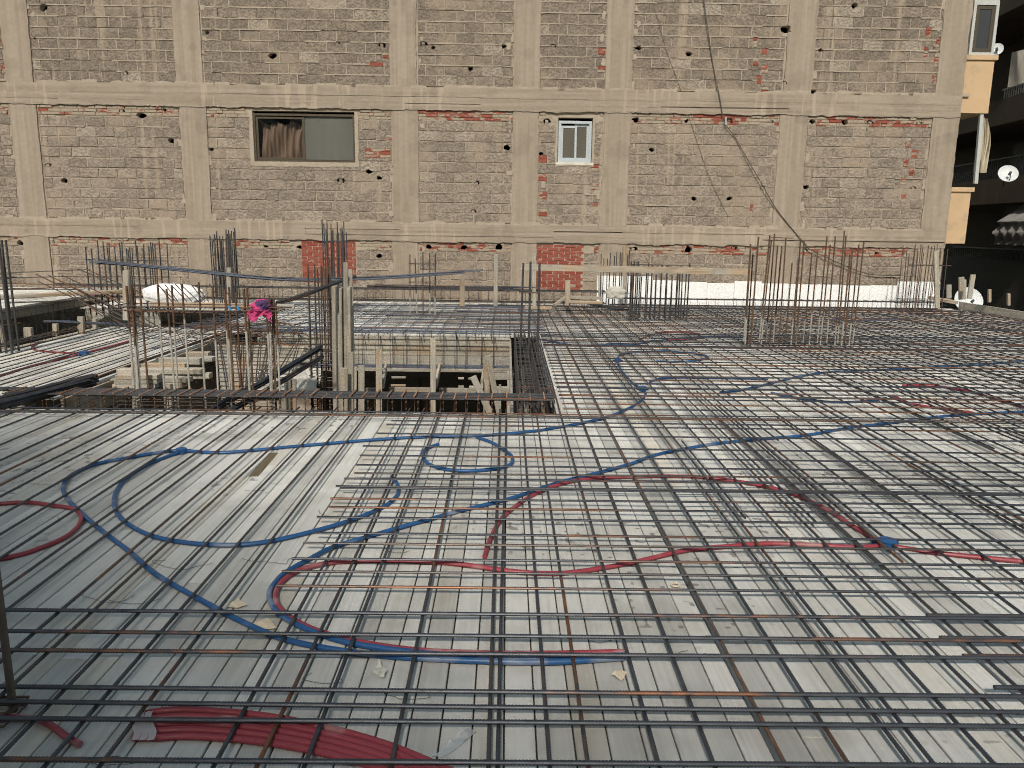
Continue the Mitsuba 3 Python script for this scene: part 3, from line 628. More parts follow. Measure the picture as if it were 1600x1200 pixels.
# ---- the building behind the viewpoint, whose stepped roof throws the soft shade over the front of the deck
S = thing('tower_building', 'tall plain rendered building with a sloping roofline behind the viewpoint', 'building')
yb = -22.0
prof = [(9.0, .3), (4.0, .9), (1.6, 1.6), (.15, 2.05), (-.75, 2.7), (-1.7, 3.9), (-2.5, 5.0), (-3.3, 5.9), (-4.2, 6.3)]   # where the roof's shade ends on the deck
roof = [(X + SUN[0] / -SUN[1] * (Y - yb), -SUN[2] / SUN[1] * (Y - yb)) for X, Y in prof]
pg = Polygon([(24, -7), (24, roof[0][1])] + roof + [(-34, roof[-1][1]), (-34, -7)])
part(S, 'wall', MB().flat(pg, yb - 12, 12), 'render_coat')
sw = 0
for a in np.arange(-26, 12, 3.2):
    for z in (-1.6, 3.4, 8.4, 13.4):
        f = part(S, 'window', rect_frame(MB(), a, a + 1.3, z, z + 1.3, yb + .004, .08, .06), 'frame_white')
        part(f, 'pane', MB().box((a + .08, yb + .006, z + .08), (a + 1.22, yb + .02, z + 1.22)), 'dark_metal')

# ================================================================ REINFORCEMENT MESH ON THE DECK
rr = np.random.default_rng(33); bars_made = [0]
ZT, ZL = .0465, .0325                       # height of the crosswise bars, of the lengthwise bars under them
def cross(y, xa, xb, label, group, mat='steel', ribs=True, r=None):
    r = (.0080 if y < 3.05 else .0064) if r is None else r
    sl = rr.normal(0, .0016); p0 = np.array([xa, y + sl * xa, ZT]); p1 = np.array([xb, y + sl * xb, ZT + rr.normal(0, .002)])
    rb = None
    if ribs and y < 3.7: e = .68 * y + .25; rb = (max(0, -e - xa), e - xa)
    bars_made[0] += 1
    single('steel_bar', rebar(p0, p1, r, bars_made[0], 6 if y < 8 else 5, .007, rb), mat, label, 'steel bar', group, smooth=True)
def along(x, ya, yb, label, group, mat='steel', r=.0070, z=ZL, ribs=True):
    sl = rr.normal(0, .0022); ym = 2.3; p0 = np.array([x + sl * (ya - ym), ya, z]); p1 = np.array([x + sl * (yb - ym), yb, z + rr.normal(0, .002)])
    rb = (1.75 - ya, 3.1 - ya) if ribs and ya < 1.7 and abs(x) < 2.3 else None
    bars_made[0] += 1
    single('steel_bar', rebar(p0, p1, r, bars_made[0], 6 if ya < 5 else 5, .010, rb), mat, label, 'steel bar', group, smooth=True)
ORD = ['first', 'second', 'third', 'fourth', 'fifth', 'sixth', 'seventh', 'eighth', 'ninth', 'tenth', 'eleventh', 'twelfth', 'thirteenth', 'fourteenth', 'fifteenth', 'sixteenth', 'seventeenth', 'eighteenth']
ORD += ['nineteenth', 'twentieth']
for i, y in enumerate((2.015, 2.205, 2.282, 2.37, 2.605, 2.735, 2.91)):
    cross(y, -8.2, DXR - .1, f'{ORD[i]} crosswise ribbed steel bar counted up from the bottom edge of the photo', 'crosswise bars across the whole front of the deck')
for i, y in enumerate((3.14, 3.285, 3.43, 3.61, 3.74, 3.96, 4.12, 4.26, 4.44, 4.475, 4.62, 4.74, 4.91, 5.13, 5.36, 5.71, 5.99, 6.12)):
    xa = [-.97, -.985, -.98, -.975, -.95, -.99, -.96, -.985, -.97, -1.0, -.98, -.94, -.965, -.98, -1.0, -.96, -.93, -.91][i]
    cross(y, xa, DXR - .1, f'{ORD[i]} crosswise bar from the front among those ending at the bare planks', 'crosswise bars ending in line at the bare plank field')
for i, y in enumerate((6.27, 6.33, 6.41)):
    cross(y, -4.6, DXR - .1, f'{ORD[i]} of three crosswise bars along the near edge of the pit', 'bars along the near edge of the pit', 'steel_rusty' if i == 1 else 'steel')
for i, q in enumerate(((1447, 960), (1468, 995), (1504, 1024), (1555, 1075), (1590, 1115))):
    g = G(*q, ZT); cross(g[1], g[0], DXR - .1, f'{ORD[i]} lap bar from the top among the free ends at the lower right', 'lap bars with free ends at the lower right')
y = 6.62
while y < 16.25:
    ru = rr.random() < .30
    cross(y, .50 if y < PY1 else rr.uniform(-2.6, .3), DXR - .1, ('rusty brown' if ru else 'dark blue grey') + ' crosswise bar of the dense mesh on the right beyond the pit edge', ('rusty' if ru else 'dark') + ' crosswise bars of the far right mesh', 'steel_rusty' if ru else 'steel', r=.0064 if y < 11 else .0068)
    y += rr.choice([.035, .13, .17, .20, .23, .19]) if y < 10 else rr.choice([.06, .13, .17, .19])
y = PY1 + .12
while y < 16.1:
    cross(y, -5.0, .6, 'crosswise bar of the blue grey mesh behind the pit', 'crosswise bars behind the pit', 'steel_blue' if rr.random() < .8 else 'steel')
    y += rr.choice([.07, .14, .19, .24, .30])
lab = 'lengthwise bar over the bare planks on the left, running to the pit'
for i, x in enumerate((-6.0, -5.8, -5.62, -5.4, -5.22, -5.0, -4.82, -4.61, -4.4, -4.22, -4.02, -3.81, -3.52, -3.29, -3.12, -2.98, -2.85, -2.66, -2.5, -2.33, -2.11, -1.98, -1.77, -1.64, -1.45, -1.3, -1.15)):
    k = 26 - i
    lab = f'{ORD[k]} lengthwise bar leftward from the mesh edge over the bare planks' if k < 18 else 'lengthwise bar at the left border of the bare planks, mostly outside the photo'
    along(x, .85, 6.62, lab, 'lengthwise bars of the bare plank field', 'steel_rusty' if rr.random() < .18 else 'steel')
lab = 'lengthwise bar tied under the crosswise bars in front of the pit'
for i, x in enumerate((-.82, -.70, -.56, -.32, -.035, -.005, .14, .25)): along(x, .85, 6.62, f'{ORD[i]} from the left of eight lengthwise bars under the mesh before the pit', 'lengthwise bars in front of the pit')
x = .46; xs = [.46, .62, .83, 1.01, 1.2, 1.27, 1.45, 1.61, 1.77]; x = 1.77
while x < DXR - .3: x += rr.choice([.07, .14, .18, .2, .22]); xs.append(x)
for i, x in enumerate(xs):
    ru = rr.random() < .16
    if i < 9: along(x, .85, 16.6, f'{ORD[i]} long lengthwise bar rightward of the right pit edge', 'lengthwise bars just right of the pit edge', 'steel_rusty' if ru else 'steel')
    else: along(x, .85, 16.6, ('rusty' if ru else 'dark') + ' lengthwise bar of the dense mesh on the far right', ('rusty' if ru else 'dark') + ' lengthwise bars on the far right', 'steel_rusty' if ru else 'steel')
for k in range(12):
    x = rr.uniform(.5, 4.2); a = rr.uniform(3.3, 5.8); along(x, a, a + rr.uniform(1.2, 4), 'short lap bar lying beside a lengthwise bar right of the pit', 'short lengthwise lap bars right of the pit', z=ZL + .004)
for x in np.arange(-4.9, .4, .26): along(x + rr.normal(0, .02), PY1 - .2, 16.4, 'lengthwise bar of the mesh behind the pit', 'lengthwise bars behind the pit', 'steel_blue')
for x in np.arange(-6.02, -4.15, .15): along(x + rr.normal(0, .012), 6.9, 12.1, 'lengthwise bar on the pale slab strip left of the pit', 'bars on the slab strip left of the pit')

# ---- conduits
def conduit(px, mat, label, z=.0135, r=.0118, name='conduit', group=None):
    pts = np.array([G(x, y, z) for x, y in px]); p = spline(pts, .025)
    p[:, 2] += .003 * (meshkit.noise(p * 2.0) - .5)
    return single(name, MB().tube(p, r, 10, cap=True), mat, label, 'conduit', group, smooth=True)
conduit([(975, 1028), (850, 1035), (700, 1031), (560, 1020), (450, 1000), (380, 972), (300, 930), (240, 895), (200, 860), (160, 830), (125, 800), (102, 775), (100, 755), (115, 740), (150, 725), (200, 715), (255, 706), (284, 704),
         (340, 707), (400, 703), (500, 694), (600, 686), (680, 682), (760, 680), (830, 674), (870, 668), (905, 662), (950, 651), (990, 634), (1008, 618), (1005, 608)], 'pipe_blue', 'blue conduit in a wide outer loop over the bare planks to the pit')
conduit([(284, 706), (262, 713), (230, 726), (200, 745), (183, 765), (178, 785), (185, 805), (205, 822), (240, 838), (290, 848), (350, 852), (400, 849), (450, 840), (520, 822), (570, 805), (607, 787), (622, 770), (620, 755), (612, 745)], 'pipe_blue', 'blue conduit in the inner loop, bending up to a free end')
conduit([(977, 1024), (850, 1029), (700, 1024), (560, 1007), (490, 987), (440, 962), (424, 942), (421, 925), (430, 910), (445, 895), (480, 875), (520, 855), (570, 840), (640, 820), (720, 798), (800, 778), (870, 755), (930, 740), (985, 725), (1020, 712), (1060, 703),
         (1120, 693), (1190, 686), (1260, 680), (1330, 668), (1400, 660), (1480, 650), (1600, 643)], 'pipe_blue', 'long blue conduit climbing diagonally from the bundle to the right edge')
conduit([(977, 1019), (850, 1022), (750, 1021), (650, 1016), (560, 1003), (500, 987), (460, 969), (437, 950), (430, 935), (434, 918), (447, 903), (470, 890), (510, 880), (560, 876), (640, 876), (720, 882), (800, 893), (870, 896), (930, 889), (1000, 876), (1070, 860), (1130, 854), (1200, 849), (1280, 852), (1340, 855), (1385, 853),
         (1450, 862), (1500, 868), (1560, 874), (1630, 880)], 'pipe_red', 'long red conduit curving from the bundle to the right edge', z=.0135)
conduit([(757, 870), (765, 845), (780, 815), (800, 795), (830, 775), (870, 758), (920, 748), (980, 745), (1050, 744), (1110, 747), (1180, 757), (1240, 772), (1290, 795), (1330, 820), (1360, 838), (1383, 850)], 'pipe_red', 'red conduit arching from a free end to the blue junction box')
conduit([(745, 683), (770, 692), (795, 708), (801, 718), (795, 727), (770, 733), (730, 736), (695, 733), (670, 725), (661, 712), (665, 702), (685, 694)], 'pipe_blue', 'small open ring of blue conduit in front of the pit')
conduit([(-60, 792), (0, 787), (45, 785), (85, 790), (115, 795), (127, 806), (122, 822), (100, 840), (60, 857), (25, 868), (-60, 884)], 'pipe_red', 'red conduit bend at the left edge of the planks')
conduit([(-40, 1126), (0, 1122), (30, 1121), (60, 1124), (85, 1137), (105, 1152), (125, 1163)], 'pipe_red', 'short red conduit end in the bottom left corner', r=.0105)
for k in range(5):
    o = k * 10.4
    conduit([(207 + k * 2, 1152 - o * .82), (250, 1152 - o), (300, 1150 - o), (400, 1158 - o), (500, 1176 - o), (600, 1203 - o * .98), (690, 1236 - o * .9), (800, 1290 - o)], 'pipe_red', f'{ORD[k]} red tube counted upward in the taped bundle at the bottom edge', z=.0135 + .003 * (k % 2), r=.0112, group='red conduits of the bundle at the bottom edge')
conduit([(840, 529), (870, 535), (905, 540), (960, 538), (1000, 537), (1020, 533), (1060, 529), (1120, 526), (1160, 527)], 'pipe_blue', 'blue conduit snaking between the pit corner and the middle column cage', z=.014)
conduit([(965, 565), (968, 555), (985, 551), (1040, 549), (1090, 553), (1106, 558), (1095, 562), (1060, 565), (1025, 564)], 'pipe_blue', 'flat loop of blue conduit in the far mesh', z=.014)
conduit([(965, 567), (972, 580), (988, 598), (1003, 608)], 'pipe_blue', 'short blue conduit between two junctions in the far mesh', z=.014)
conduit([(1015, 597), (1030, 592), (1060, 590), (1140, 591), (1200, 592)], 'pipe_blue', 'faint blue conduit right of the far junction', z=.014)
conduit([(1125, 613), (1150, 611), (1175, 606), (1200, 600), (1250, 588), (1300, 581), (1370, 578), (1450, 574), (1520, 570), (1620, 562)], 'pipe_blue', 'blue conduit rising to the right edge in the far mesh', z=.014)
conduit([(1205, 614), (1245, 622), (1300, 628), (1350, 627), (1385, 622)], 'pipe_blue', 'short bowed blue conduit in the right mesh', z=.014)
conduit([(1000, 530), (1015, 524), (1040, 519), (1090, 521), (1085, 529), (1040, 531)], 'pipe_red', 'small faint red conduit loop behind the blue one', z=.014)
conduit([(1395, 618), (1425, 631), (1470, 638), (1520, 645)], 'pipe_red', 'lower of two short red conduits in the right mesh', z=.014)
conduit([(1410, 602), (1460, 603), (1520, 613), (1560, 625), (1620, 642)], 'pipe_red', 'upper of two red conduits running out at the right edge', z=.014)
for q in ((1240, 500), (1300, 498), (1480, 503)):
    conduit([q, (q[0] + 40, q[1] - 1), (q[0] + 90, q[1] + 1), (q[0] + 140, q[1])], 'pipe_blue', 'short blue conduit length lost in the far right mesh', z=.02, group='blue conduit lengths in the far right mesh')
conduit([(-20, 593), (0, 587), (45, 573), (90, 562), (130, 552), (165, 543), (205, 532)], 'pipe_red', 'red conduit along the pale slab strip left of the pit', z=.013)
conduit([(58, 536), (50, 543), (62, 548), (100, 551), (130, 552)], 'pipe_red', 'short red conduit hooking back on the left slab strip', z=.013)
conduit([(-30, 470), (20, 466), (60, 464), (100, 460), (150, 462)], 'pipe_red', 'red conduit on the raised far left deck', z=.22)
def jbox(q, label, r=.038, h=.038, mat='pipe_blue'):
    k = thing('junction_box', label, 'junction box', 'blue conduit junction boxes'); c = G(*q, 0.0)
    prof = [(.001, .002), (r, .002), (r, h), (r * 1.12, h), (r * 1.12, h + .006), (r * .96, h + .010), (.001, h + .011)]
    part(k, 'box', MB().lathe(prof[:4], frame_to(c, (0, 0, 1)), 18), mat, smooth=40)
    part(k, 'lid', MB().lathe([(.001, h + .0005)] + prof[3:], frame_to(c, (0, 0, 1)), 18), mat, smooth=40)
    for a in (0.4, 2.5, 4.4):
        d = np.array([math.cos(a), math.sin(a), 0]); part(k, 'spout', MB().tube([c + d * r * .8 + [0, 0, .017], c + d * (r + .03) + [0, 0, .017]], .013, 8), mat, smooth=40)
jbox((1385, 856), 'round blue junction box where the two red conduits meet', .040)
jbox((284, 709), 'round blue junction box where two blue loops split on the bare planks', .032, .03)
jbox((1004, 611), 'round blue junction box at the end of the long outer blue loop', .036)
jbox((965, 566), 'round blue junction box at the flat loop in the far mesh', .036)
jbox((748, 681), 'small grey capped junction at the start of the open blue ring', .022, .024, 'frame_grey')
jbox((131, 555), 'blue junction box on the pale slab strip left of the pit', .05)
# tape round the ends of the bundles, scraps, tie wire
m = MB()
for k in range(3):
    g = G(213, 1131, .024) + [0, 0, 0]; 
    p = [G(205 + 12 * k + 4 * math.sin(t * 6), 1157 - 45 * t, .026 + .006 * math.sin(t * math.pi) + .001 * k) for t in np.linspace(0, 1, 9)]
    a = np.array(p); b = a + np.array([.022, .002, .002]); m.raw(np.vstack([a, b]), [[i, i + 1, i + 10, i + 9] for i in range(8)])
single('clear_tape', m, 'sheet_clear', 'clear sticky tape round the end of the red conduit bundle', 'tape')
def sheet(name, label, cat, px, mat, amp, seed, n=14, z=.006, freq=18, lift=.0):
    q = [G(*p, z) for p in px]; v = []
    for i in range(n):
        for j in range(n):
            s, t = i / (n - 1), j / (n - 1); p = (q[0] * (1 - s) + q[1] * s) * (1 - t) + (q[3] * (1 - s) + q[2] * s) * t
            k = meshkit.fbm(np.array([p[0] * freq, p[1] * freq, seed * 3.3]), 3); e = meshkit.noise(np.array([p[0] * freq * .7, p[1] * freq * .7, seed + 9.1]))
            v.append(p + np.array([(e - .5) * amp * 1.2, (k - .5) * amp * 1.2, abs(k - .45) * amp * 2.2 + lift * math.sin(s * 3.1) * math.sin(t * 3.1)]))
    return single(name, MB().raw(v, [[i * n + j, i * n + j + 1, (i + 1) * n + j + 1, (i + 1) * n + j] for i in range(n - 1) for j in range(n - 1)]), mat, label, cat, smooth=True)
sheet('paper_scrap', 'torn paper scrap beside the outer blue loop', 'paper scrap', [(352, 948), (372, 936), (384, 946), (366, 950)], 'paper', .020, 1)
sheet('paper_scrap', 'crumpled paper scrap caught under the blue conduits', 'paper scrap', [(398, 974), (420, 965), (434, 982), (410, 984)], 'paper', .022, 2)
sheet('paper_scrap', 'whitish crumpled scrap just below the conduit bundle', 'paper scrap', [(580, 1052), (592, 1038), (608, 1050), (600, 1060)], 'cloth_grey', .030, 3)
sheet('paper_scrap', 'brownish curled scrap below the end of the conduit bundle', 'paper scrap', [(954, 1058), (968, 1047), (985, 1050), (972, 1064)], 'paper', .026, 4)
sheet('plastic_strip', 'crumpled clear plastic strip near the bottom edge', 'plastic strip', [(672, 1188), (730, 1138), (745, 1142), (700, 1180)], 'sheet_clear', .028, 5, n=20)
g0, g1 = G(396, 744, .0025), G(428, 708, .0025)
single('board_scrap', MB().bar(g0, g1, .06, .006), 'wet_wood', 'dark brown wet board piece lying on the bare planks inside the inner blue loop', 'board')
wr = np.random.default_rng(8)
for i, (cx, cy, w) in enumerate(((60, 752, 40), (170, 930, 60), (210, 935, 50), (500, 1060, 45), (420, 870, 55), (640, 1085, 40), (520, 800, 30), (740, 1185, 45), (180, 1190, 40), (940, 1000, 20), (1080, 1020, 25), (280, 880, 50), (620, 860, 25))):
    p = [(cx + w * math.cos(a) * wr.uniform(.5, 1.1), cy + w * .22 * math.sin(a) * wr.uniform(.4, 1.1)) for a in np.linspace(0, wr.uniform(2.5, 5.2), 7)]
    single('tie_wire', MB().tube(spline([G(*q, .004 + .006 * wr.random()) for q in p], .02), .0011, 4), 'wire', 'thin loose curl of tie wire lying on the planks', 'wire', 'loose tie wires on the planks')
g = G(1055, 915, .006); single('wood_ring', MB().tube([g + [.018 * math.cos(a), .018 * math.sin(a), .004] for a in np.linspace(0, 6.3, 16)], .004, 6), 'paper', 'small tan ring lying on the planks in the mesh', 'ring', smooth=True)

# ================================================================ PIT: form work, beam cages
def board(parent, p0, p1, w, h, up=(0, 0, 1), name='board', mat='raw_wood', label=None):
    return part(parent, name, MB().bar(p0, p1, w, h, up), mat, label=label)
def post(px, Y, label, group=None, lean=0.0, thick=.028, top=None):
    """A board stood on end: (x0, x1, ytop, ybottom) in the photograph at the distance Y; it runs on down to the floor below."""
    a, b, t, bt = px; p0 = at((a + b) / 2, bt, Y); p1 = at((a + b) / 2 + lean, t, Y); w = (b - a) / F * np.linalg.norm(p0 - EYE) * .98
    d = (p1 - p0) / np.linalg.norm(p1 - p0)
    return single('timber_post', MB().bar(p0 - d * .55, p1, w, thick, (0, 1, 0)), 'raw_wood', label, 'timber post', group)
def beam_cage(label, p0, p1, width, zt, zb, ntop, nbot, sp, mat_long, mat_st, r=.008, rs=.0048, jit=.0, group=None, tilt=0.0, skip=None):
    k = thing('beam_cage', label, 'reinforcement cage', group); p0, p1 = np.array([*p0, 0.0]), np.array([*p1, 0.0]); d = p1 - p0; L = np.linalg.norm(d); d /= L; s = np.array([-d[1], d[0], 0])
    for z, n in ((zt, ntop), (zb, nbot)):
        for i in range(n):
            o = (i / max(1, n - 1) - .5) * (width - .02); bars_made[0] += 1
            part(k, 'long_bar', rebar(p0 + s * o + [0, 0, z], p1 + s * o + [0, 0, z + rr.normal(0, .004)], r, bars_made[0], 5, .006), mat_long, smooth=True)
    n = int(L / sp)
    for i in range(n):
        t = (i + .5) * sp + rr.normal(0, jit + .006); o = width / 2; dz = rr.normal(0, .008); sh = d * rr.normal(0, jit + .004)
        q = [p0 + d * t + s * a * o + [0, 0, z + dz] + (sh if z == zb else 0) for a, z in ((-1, zt + .014), (1, zt + .014), (1, zb - .012), (-1, zb - .012), (-1, zt + .02))]
        part(k, 'stirrup', MB().tube(spline(q, .4) if False else np.array(q), rs, 5), mat_st)
    return k

beam_cage('cage of blue grey bars with rusty stirrups along the near edge of the pit', (-4.35, 6.82), (.43, 6.80), .28, .105, -.36, 8, 3, .113, 'steel_dark', 'steel_rust', r=.0085, rs=.0066)
beam_cage('dark steel cage in the trench along the right edge of the pit', (.20, 6.62), (.20, 11.7), .16, .06, -.40, 4, 3, .085, 'steel_dark', 'steel_dark', rs=.0055)
beam_cage('second dark cage beside the right pit edge, next to the mesh', (.385, 6.95), (.385, 11.7), .13, .07, -.38, 4, 2, .085, 'steel_dark', 'steel_dark', rs=.0055)
beam_cage('cage with long dark stirrups hanging in front of the far pit side', (-3.7, 11.42), (.08, 11.42), .30, .075, -.43, 4, 5, .19, 'steel_blue', 'steel_dark', rs=.0066, jit=.026)
beam_cage('cage along the far left edge of the pale slab strip', (-6.22, 7.4), (-6.22, 12.3), .16, .08, -.30, 3, 2, .17, 'steel_rusty', 'steel', group=None)
beam_cage('cage hanging in the dark slot beside the raised far left deck', (-8.02, 8.6), (-8.02, 15.2), .16, .17, -.55, 3, 2, .17, 'steel_dark', 'steel_dark')
beam_cage('long cage along the far edge of the deck under the old wall', (-9.5, 16.78), (2.1, 16.78), .30, .30, .06, 5, 2, .20, 'steel_dark', 'steel_dark', r=.011, rs=.007)
beam_cage('low cage along the deck edge in front of the white boards', (2.2, 16.86), (9.3, 16.86), .22, .16, .02, 3, 2, .20, 'steel_dark', 'steel_dark', r=.010, rs=.007)
beam_cage('dark cage running back from the middle column cage to the wall', (2.15, 14.2), (1.2, 16.6), .25, .16, -.05, 4, 2, .12, 'steel_dark', 'steel_dark', rs=.007)

def form(name, label, boards, mat='raw_wood'):
    k = thing(name, label, 'formwork')
    for b in boards: board(k, *b)
    return k
bd = []
for i in range(3): z = -.095 - .140 * i; bd += [((-3.7, 11.66, z), (-1.7, 11.66, z), .028, .134), ((-1.695, 11.66, z), (.06, 11.66, z), .028, .134)]
bd += [((-3.7, 11.5, -.475), (.06, 11.5, -.475), .40, .026), ((-3.7, 11.28, -.46), (.06, 11.28, -.46), .03, .05)]
form('beam_form', 'plank side and bottom form of the beam at the far side of the pit', bd)
form('beam_form', 'plank side form along the right edge of the pit', [((.06, 6.62, -.10 - .14 * i), (.06, 11.62, -.10 - .14 * i), .026, .134) for i in range(3)] + [((.25, 6.62, -.45), (.25, 11.62, -.45), .46, .024)])
form('beam_form', 'side form under the right edge of the slab strip left of the pit', [((-4.08, 7.1, -.09 - .13 * i), (-4.08, 12.1, -.09 - .13 * i), .026, .125) for i in range(2)])
form('beam_form', 'trench form below the near edge cage of the pit', [((-4.4, PY0 + .04, -.10 - .15 * i), (.44, PY0 + .04, -.10 - .15 * i), .026, .144) for i in range(2)])
form('beam_form', 'pale form panel closing the end of the dark slot', [((-8.0, 15.0, -.08 - .16 * i), (-6.6, 15.0, -.08 - .16 * i), .028, .155) for i in range(4)])
form('beam_form', 'board along the top of the dark slot below the raised deck', [((-8.13, 7.2, .09), (-8.13, 15.2, .09), .028, .15)])
form('beam_form', 'long low boards along the far left edge of the slab strip', [((-6.45, 7.3, -.06), (-6.45, 12.4, -.06), .10, .03), ((-6.36, 7.3, -.24), (-6.36, 12.4, -.24), .028, .16)])
for i, (a, b, t, bt) in enumerate(((38, 50, 512, 517), (83, 90, 506, 513), (122, 131, 495, 523), (145, 151, 498, 505))):
    k = 10.6 + .35 * i; p0, p1 = at((a + b) / 2, bt, k), at((a + b) / 2, t, k)
    single('timber_stub', MB().bar(p0 - [0, 0, .10], p1, (b - a) / F * k, .06, (0, 1, 0)), 'raw_wood', f'{ORD[i]} from the left of four short timber stubs beside the dark slot', 'timber stub', 'timber stubs beside the dark slot')

P = [((531, 543, 575, 617), 7.30, 'short broad pit post, nearest to the column form boards'), ((544, 552.5, 550, 617), 7.42, 'taller pit post beside the short broad one'), ((554, 557.5, 573, 617), 7.9, 'thin pit post edge between two broad posts'),
     ((560, 569.5, 571, 617), 7.5, 'round topped pit post left of the dark opening'), ((587.5, 597, 546.5, 617), 8.7, 'tall pit post with a bracket at its right, left of the dark opening'), ((672.5, 681, 528.5, 618), 8.6, 'tallest pit post in the middle of the dark opening'),
     ((755, 764, 551, 582), 8.9, 'upright pit post crossed by a leaning board on the right'), ((757, 765, 595, 619), 8.2, 'short pit post under the crossing boards'), ((779.5, 783, 601, 619), 8.4, 'thin pit stake right of the leaning board')]
for px, Y, lab in P: post(px, Y, lab)
post((770, 779, 556, 618), 8.5, 'board leaning to the left against the right pit post', lean=-12.5)
post((748, 758, 588, 618), 8.1, 'short board leaning to the left at the foot of the pit posts', lean=-14)
def hboard(x0, x1, y0, y1, Y, label, group=None, thick=.03):
    a, b = at(x0, (y0 + y1) / 2, Y), at(x1, (y0 + y1) / 2, Y); h = (y1 - y0) / F * Y; b[2] = a[2] + (b[2] - a[2]) * .6
    return single('pit_board', MB().bar(a, b, thick, h), 'raw_wood', label, 'board', group)
hboard(572, 594, 606, 613.5, 9.25, 'short level board low in the pit, left of the tall bracket post'); hboard(608, 672, 605, 615, 9.2, 'level board low in the pit between the two tall posts')
hboard(686, 744, 606, 616, 9.2, 'level board low in the pit right of the tallest post'); hboard(771, 803, 583, 593.5, 9.6, 'level board high at the right of the pit'); hboard(763, 803, 605, 616, 9.4, 'level board low at the right of the pit')
hboard(766, 800, 576, 579, 10.9, 'thin level board under the far beam at the right'); hboard(776, 802, 603.5, 606, 10.5, 'thin batten low at the right of the pit')
for i, (a, b, y) in enumerate(((613, 634, 577.5), (612, 634, 589.5), (611, 634, 602), (706, 711, 578), (716, 727, 578.6), (732, 753, 578.5), (716, 725, 591), (732, 743, 591.5), (716, 725, 604), (733, 745, 604.5))):
    hboard(a, b, y - 1.6, y + 1.6, 11.15, 'short batten among the shoring in the dark opening of the pit', 'battens in the dark opening of the pit')
for a, b, lab in (((598, 604, 0), (603, 573, 0), 'left'), ((681, 602, 0), (687, 574, 0), 'middle'), ((753, 600, 0), (758, 572, 0), 'right')):
    single('form_bracket', MB().bar(at(a[0], 600, 8.8), at(b[0], b[1], 10.6), .03, .11), 'raw_wood', f'{lab} of three slanting form brackets running back under the far beam', 'bracket', 'form brackets under the far beam')
form('pit_lining', 'rough board lining low in the near left of the pit', [((-3.9, 7.7, -1.1), (-2.6, 7.7, -1.1), .03, .3)])
# stacked stair form boards at the left of the pit
k = thing('stair_form', 'stepped stack of pale form boards at the left of the pit', 'formwork')
for x0, x1, y0, y1, Y in ((276, 330, 551, 559, 9.9), (313, 331, 558, 565, 9.6), (243, 313, 560, 570, 9.2), (222, 291, 569, 578.5, 8.75), (187, 318, 577, 594, 8.2), (176, 241, 586, 608, 7.8), (242, 292, 590, 606, 7.95), (150, 205, 583, 592, 8.3), (152, 214, 592, 600, 8.05), (165, 215, 577, 584, 8.9)):
    a, b = at(x0, (y0 + y1) / 2, Y), at(x1, (y0 + y1) / 2, Y); h = (y1 - y0) / F * Y; n = max(1, int(round(h / .055)))
    for j in range(n):
        zz = -h / 2 + h * (j + .5) / n; e = rr.uniform(-.04, .04)
        board(k, a + [e, .06, zz], b + [e, .06 + rr.normal(0, .02), zz], .13, h / n * .96)
post((208, 217, 565, 612), 7.6, 'pinkish upright board in front of the stair form stack'); post((262, 270, 600, 625), 7.3, 'stub of an upright board under the stair form stack')
# stair flight: sloping board with a bar grid
A0, A1, C1, C0 = np.array([-3.95, 10.7, .0]), np.array([-2.75, 10.7, .0]), at(430, 622, 8.0), at(352, 622, 8.0)
C0[2] = C1[2]
st = thing('stair_flight', 'sloping stair form covered with a grid of bars going down into the pit', 'formwork')
for j in range(9):
    t0, t1 = j / 9, (j + 1) / 9; a, b = A0 * (1 - (t0 + t1) / 2) + A1 * (t0 + t1) / 2, C0 * (1 - (t0 + t1) / 2) + C1 * (t0 + t1) / 2
    board(st, a - [0, 0, .05], b - [0, 0, .05], np.linalg.norm(A1 - A0) / 9 * .98, .03)
for j in range(13):
    t = (j + .5) / 13; part(st, 'bar', rebar(A0 * (1 - t) + A1 * t + [-.1 + rr.normal(0, .03), .25, .02], C0 * (1 - t) + C1 * t + [rr.normal(0, .05), 0, .03], .008, 700 + j, 5), 'steel_rusty' if j % 3 else 'steel', smooth=True)
for j in range(14):
    t = (j + .5) / 14; a, b = A0 * (1 - t) + C0 * t, A1 * (1 - t) + C1 * t; part(st, 'bar', rebar(a + [-.06, 0, .04], b + [.1, rr.normal(0, .04), .04], .006, 740 + j, 5), 'steel_rusty', smooth=True)
k = thing('bar_heap', 'tangled heap of rusty bars where the slab strip meets the stair flight', 'bar heap')
for j in range(46):
    c = np.array([rr.uniform(-4.4, -3.0), rr.uniform(10.0, 11.6), rr.uniform(.05, .22)]); a = rr.normal(-.5, .6); L = rr.uniform(.5, 1.4); d = np.array([math.cos(a), math.sin(a) * .9, rr.normal(0, .09)])
    part(k, 'bar', rebar(c - d * L / 2, c + d * L / 2, .006, 800 + j, 5), 'steel_rusty', smooth=True)
def cloth(name, label, cat, quad, mat, amp, seed, n=24, freq=7, mid=0.0):
    q = [np.asarray(p, float) for p in quad]; v = []
    for i in range(n):
        for j in range(n):
            s, t = i / (n - 1), j / (n - 1); p = (q[0] * (1 - s) + q[1] * s) * (1 - t) + (q[3] * (1 - s) + q[2] * s) * t
            kk = meshkit.fbm(np.array([p[0] * freq, p[1] * freq, seed * 3.3 + p[2]]), 4) - .5
            v.append(p + np.array([kk * amp * .5, kk * amp * .5, kk * amp + mid * math.sin(s * math.pi) ** .6 * math.sin(t * math.pi) ** .6]))
    return single(name, MB().raw(v, [[i * n + j, i * n + j + 1, (i + 1) * n + j + 1, (i + 1) * n + j] for i in range(n - 1) for j in range(n - 1)]), mat, label, cat, smooth=True)
